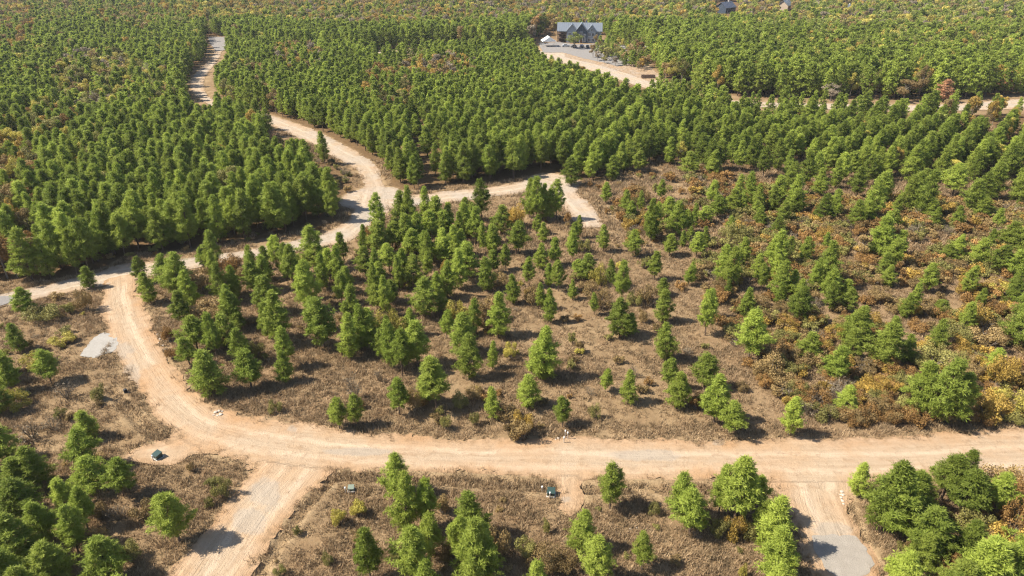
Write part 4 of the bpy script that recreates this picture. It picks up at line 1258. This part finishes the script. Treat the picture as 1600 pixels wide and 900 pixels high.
MB().prism([(-.22, -.1), (.22, -.1), (.22, .55), (0, .66), (-.22, .55)], 'y', -.2, .2).build('housing', M['black_plastic'], t)
MB().box(-.35, .35, -.3, .3, -.1, .06).build('collar', M['concrete'], t)

def rock_mesh(seed):
    bm = bmesh.new()
    bmesh.ops.create_icosphere(bm, subdivisions=1, radius=1.0)
    r_ = random.Random(seed)
    for v in bm.verts:
        v.co *= r_.uniform(0.7, 1.15)
        v.co.z *= 0.6
    me_ = bpy.data.meshes.new('rock')
    bm.to_mesh(me_)
    bm.free()
    me_.materials.append(M['stone'])
    return me_
ROCKS = [rock_mesh(i) for i in range(4)]
def rocks(spots, label, group):
    for i, (px, py, s) in enumerate(spots):
        x, y = at_px(px, py)
        o = obj('rock', ROCKS[i % 4], loc=(x, y, s * 0.25))
        o.scale = (s, s * random.uniform(.7, 1.1), s * random.uniform(.7, 1))
        o.rotation_euler = (0, 0, random.uniform(0, 6))
        tag(o, label, 'rock', group)
rocks([(1315, 769, .25), (1317, 774, .22), (1314, 778, .2), (1316, 783, .26), (1318, 788, .18), (1313, 773, .16)], 'pale stone in the ditch beside the right spur road', 'stones in the right spur ditch')
rocks([(337, 645, .34), (342, 643, .28), (345, 648, .3), (334, 649, .22), (347, 643, .2), (340, 650, .2)], 'pale stone in the heap at the inner bend edge', 'stone heap inside the bend')
rocks([(246, 523, .22), (250, 530, .2), (255, 540, .22), (248, 536, .16), (258, 546, .2)], 'pale stone along the inner verge of the bend', 'stones along the bend verge')
rocks([(985, 827, .16), (995, 825, .12)], 'small white stone lying in the grass by the driveway', 'white stones in the grass')
rocks([(872, 685, .2), (868, 687, .15)], 'pale stone beside the three marker posts', 'stones by the marker posts')

# the lodge
x, y = at_px(905, 66.5)
LZ = 11.0 / 11.4
lodge = tag(empty('lodge', (x, y, -0.1), R(-5)), 'grey gabled lodge with metal roof behind the parking lot', 'building')
Wl, Dl, Hl, Rl = 27.5, 13.0, 7.2, 11.2
lodge.scale = (0.94, 0.94, 0.94)
MB().box(-Wl / 2 + 5.6, Wl / 2, 0, Dl, -.5, Hl).build('wall', M['siding'], lodge)
MB().prism([(0, Hl), (Dl, Hl), (Dl / 2, Rl - .2)], 'x', -Wl / 2 + .15, Wl / 2 - .15).build('gable_wall', M['siding'], lodge)
roof = MB().prism([(-1.0, Hl - .45), (Dl / 2, Rl), (Dl + 1.0, Hl - .45), (Dl + 1.0, Hl - .15), (Dl / 2, Rl + .32), (-1.0, Hl - .15)], 'x', -Wl / 2 - .7, Wl / 2 + .7).build('roof', M['roof_metal'], lodge)
sl = math.hypot(Dl / 2 + 1, Rl - Hl + .45)
for i in range(22):
    xs_ = -Wl / 2 - .4 + i * (Wl + .8) / 21
    MB().add([(xs_ - .05, -1.0, Hl - .15), (xs_ + .05, -1.0, Hl - .15), (xs_ + .05, Dl / 2, Rl + .32), (xs_ - .05, Dl / 2, Rl + .32),
              (xs_ - .05, -1.0, Hl - .05), (xs_ + .05, -1.0, Hl - .05), (xs_ + .05, Dl / 2, Rl + .42), (xs_ - .05, Dl / 2, Rl + .42)],
             [(3, 2, 1, 0), (4, 5, 6, 7), (0, 1, 5, 4), (1, 2, 6, 5), (2, 3, 7, 6), (3, 0, 4, 7)]).build('seam', M['roof_metal'], roof)
def window(xc, z0, w, h, yf, parent):
    wf = MB().box(xc - w / 2 - .12, xc + w / 2 + .12, yf - .08, yf + .02, z0 - .12, z0 + h + .12).build('window', M['white_paint'], parent)
    MB().box(xc - w / 2, xc + w / 2, yf - .11, yf - .06, z0, z0 + h).build('pane', M['glass'], wf)
    MB().box(xc - .05, xc + .05, yf - .14, yf - .10, z0, z0 + h).build('mullion', M['white_paint'], wf)
def front_gable(xc, w, yf, hw_, hp, m):
    a, b = xc - w / 2, xc + w / 2
    g_ = MB().prism([(a, -.5), (b, -.5), (b, hw_), (xc, hp), (a, hw_)], 'y', yf, 3.0).build('front_gable', m, lodge)
    rf_ = MB().prism([(a - .7, hw_ - .62), (xc, hp + .12), (b + .7, hw_ - .62), (b + .7, hw_ - .34), (xc, hp + .42), (a - .7, hw_ - .34)], 'y', yf - .8, Dl / 2).build('gable_roof', M['roof_metal'], lodge)
    return g_
front_gable(-4.9, 6.6, -1.2, 7.0, 11.0, M['siding'])
front_gable(1.1, 7.6, -2.6, 6.8, 11.7, M['dark_siding'])
front_gable(7.5, 6.0, -1.6, 6.6, 10.6, M['siding'])
for z0 in (1.0, 4.2):
    window(-6.3, z0, 1.5, 1.9, -1.2, lodge)
    window(-3.6, z0, 1.5, 1.9, -1.2, lodge)
    window(6.3, z0, 1.5, 1.9, -1.6, lodge)
    window(8.6, z0, 1.5, 1.9, -1.6, lodge)
    window(12.2, z0, 1.3, 1.7, 0.0, lodge)
window(7.5, 7.3, 1.1, 1.2, -1.6, lodge)
for k, (xc, z0, h_) in enumerate(((-0.9, .9, 4.6), (1.1, .2, 6.6), (3.1, .9, 4.6))):
    window(xc, z0, 1.6, h_, -2.6, lodge)
MB().box(0.4, 1.8, -2.80, -2.72, -.2, 2.3).build('door', M['timber'], lodge)
for z0 in (0.05, 2.7, 5.2):
    bal = MB().box(-Wl / 2 - .4, -Wl / 2 + 5.9, -1.2, 6.0, z0 - .18, z0 + .06).build('balcony', M['timber'], lodge)
    if z0 > 1:
        MB().box(-Wl / 2 - .4, -Wl / 2 + 5.6, -1.2, -1.1, z0 + .95, z0 + 1.08).build('rail', M['timber'], bal)
        for i in range(9):
            xs_ = -Wl / 2 - .3 + i * .72
            MB().box(xs_, xs_ + .08, -1.18, -1.12, z0 + .06, z0 + .96).build('baluster', M['timber'], bal)
for xs_ in (-Wl / 2 - .2, -Wl / 2 + 2.7, -Wl / 2 + 5.2):
    MB().box(xs_ - .16, xs_ + .16, -1.1, -.8, -.5, Hl - .3).build('post', M['timber'], lodge)
MB().box(-Wl / 2 + .2, -Wl / 2 + 5.6, 5.9, 12.8, -.5, Hl - .02).build('rear_wall', M['timber'], lodge)
MB().prism([(-1.2, 8.6), (1.2, 8.6), (1.2, 10.6), (0, 12.6), (-1.2, 10.6)], 'y', 7.2, 10.5).build('dormer', M['dark_siding'], lodge, loc=(4.2, 0, 0))

# white canopy beside the lodge
x, y = at_px(857, 72.5)
t = tag(empty('canopy_tent', (x, y, 0), R(8)), 'white peaked canopy standing left of the lodge', 'canopy')
MB().prism([(-4.0, 3.0), (4.0, 3.0), (4.0, 3.2), (0, 5.6), (-4.0, 3.2)], 'y', -3.4, 3.4).build('roof', M['white_paint'], t)
for a in (-3.8, 3.8):
    for b in (-3.2, 3.2):
        MB().box(a - .1, a + .1, b - .1, b + .1, -.1, 3.02).build('post', M['white_paint'], t)

# cars in the lot
def car(paint):
    t = empty('parked_car', (0, 0, 0))
    pr = [(-2.25, .35), (2.2, .35), (2.28, .62), (2.2, .86), (1.15, .98), (-1.6, 1.02), (-2.2, .95), (-2.3, .6)]
    MB().prism(pr, 'y', -.9, .9).build('body', paint, t)
    cab = MB().prism([(-1.75, 1.0), (1.0, .98), (.35, 1.46), (-1.25, 1.5)], 'y', -.76, .76).build('cabin', paint, t)
    for s_ in (-1, 1):
        MB().prism([(-1.45, 1.04), (.72, 1.03), (.22, 1.40), (-1.15, 1.43)], 'y', .765 * s_ - .006, .765 * s_ + .006).build('side_window', M['glass'], cab)
    MB().add([(.98, -.68, 1.03), (.98, .68, 1.03), (.42, .62, 1.44), (.42, -.62, 1.44)], [(0, 1, 2, 3)]).build('windscreen', M['glass'], cab)
    for a in (-1.4, 1.4):
        for b in (-.82, .82):
            w_ = MB().tube([(a, b - .11, .33), (a, b + .11, .33)], [.33, .33], 14).build('wheel', M['rubber'], t)
            MB().tube([(a, b - .115, .33), (a, b + .115, .33)], [.18, .18], 10).build('rim', M['car_silver'], w_)
    for b in (-.62, .62):
        MB().box(2.2, 2.29, b - .2, b + .2, .62, .76).build('headlight', M['white_paint'], t)
    return t
CARS = [(884, 73.5, 'car_silver', 5, 'silver car parked before the lodge balconies'), (897, 74.5, 'car_black', 60, 'black car parked under the green tree by the lodge'), (909, 74, 'car_navy', 75, 'dark blue car parked before the dark lodge gable'),
        (918, 75, 'car_black', 80, 'black car at the right end of the parked row'), (1013, 75, 'car_white', -40, 'white car parked among pines right of the lot')]
for px, py, m_, a, lab in CARS:
    c = car(M[m_])
    x, y = at_px(px, py)
    c.location = (x, y, 0.16)
    c.rotation_euler = (0, 0, R(a))
    tag(c, lab, 'car', 'cars parked by the lodge')

# stack of dark logs at the edge of the far road
x, y = at_px(1013, 122)
t = tag(empty('log_stack', (x, y, 0), R(4)), 'low dark brown timber stack beside the far road', 'log stack')
for r_i in range(4):
    for k in range(7 - r_i):
        cy_ = (k - (6 - r_i) / 2) * .42
        z_ = .2 + r_i * .36
        MB().tube([(-2.9 + random.uniform(-.3, .3), cy_, z_), (2.9 + random.uniform(-.3, .3), cy_, z_)], [.21, .19], 8).build('log', M['timber'], t)

# far houses
def house(px, py, w, d, h, hr, rz, wall, roofm, label):
    x, y = at_px(px, py)
    t = tag(empty('house', (x, y, 0), R(rz)), label, 'house')
    MB().box(-w / 2, w / 2, -d / 2, d / 2, -.3, h).build('wall', wall, t)
    MB().prism([(-d / 2, h), (d / 2, h), (0, hr - .15)], 'x', -w / 2 + .1, w / 2 - .1).build('gable_wall', wall, t)
    rf_ = MB().prism([(-d / 2 - .7, h - .35), (0, hr), (d / 2 + .7, h - .35), (d / 2 + .7, h - .05), (0, hr + .3), (-d / 2 - .7, h - .05)], 'x', -w / 2 - .6, w / 2 + .6).build('roof', roofm, t)
    MB().box(w * .2, w * .2 + .9, -.4, .5, hr - 1.2, hr + 1.1).build('chimney', M['concrete'], rf_)
    for i in range(3):
        xc = -w * .32 + i * w * .32
        if i == 1:
            MB().box(xc - .5, xc + .5, -d / 2 - .06, -d / 2 + .02, 0, 2.1).build('door', M['timber'], t)
        else:
            f_ = MB().box(xc - .75, xc + .75, -d / 2 - .06, -d / 2 + .02, .9, 2.2).build('window', M['white_paint'], t)
            MB().box(xc - .62, xc + .62, -d / 2 - .09, -d / 2 - .05, 1.02, 2.08).build('pane', M['glass'], f_)
    return t
house(1133, 20, 15, 10, 4.5, 8.5, 42, M['dark_siding'], M['dark_roof'], 'dark house with steep dark roof among far trees')
house(1226, 16, 11, 9, 4.2, 8.0, 48, M['tan_wall'], M['roof_metal'], 'tan house with pale grey roof near the top edge')
house(1322, 20, 10, 8, 3.6, 6.4, 20, M['siding'], M['roof_metal'], 'low pale house half hidden in far right woods')

# ------------------------------------------------------------------ air
t = NT('haze_air')
for n_ in list(t.t.nodes):
    if n_ != t.out:
        t.t.nodes.remove(n_)
pv = t.t.nodes.new('ShaderNodeVolumePrincipled')
pv.inputs['Color'].default_value = (0.93, 0.95, 1.0, 1)
pv.inputs['Density'].default_value = 0.00008
pv.inputs['Anisotropy'].default_value = 0.1
t.t.links.new(pv.outputs[0], t.out.inputs['Volume'])
hz = MB().box(-7400, 7400, -2900, 9400, -4.0, 60.0).build('haze', t.m)
tag(hz, 'thin pale haze over the whole valley', 'haze', kind='stuff')
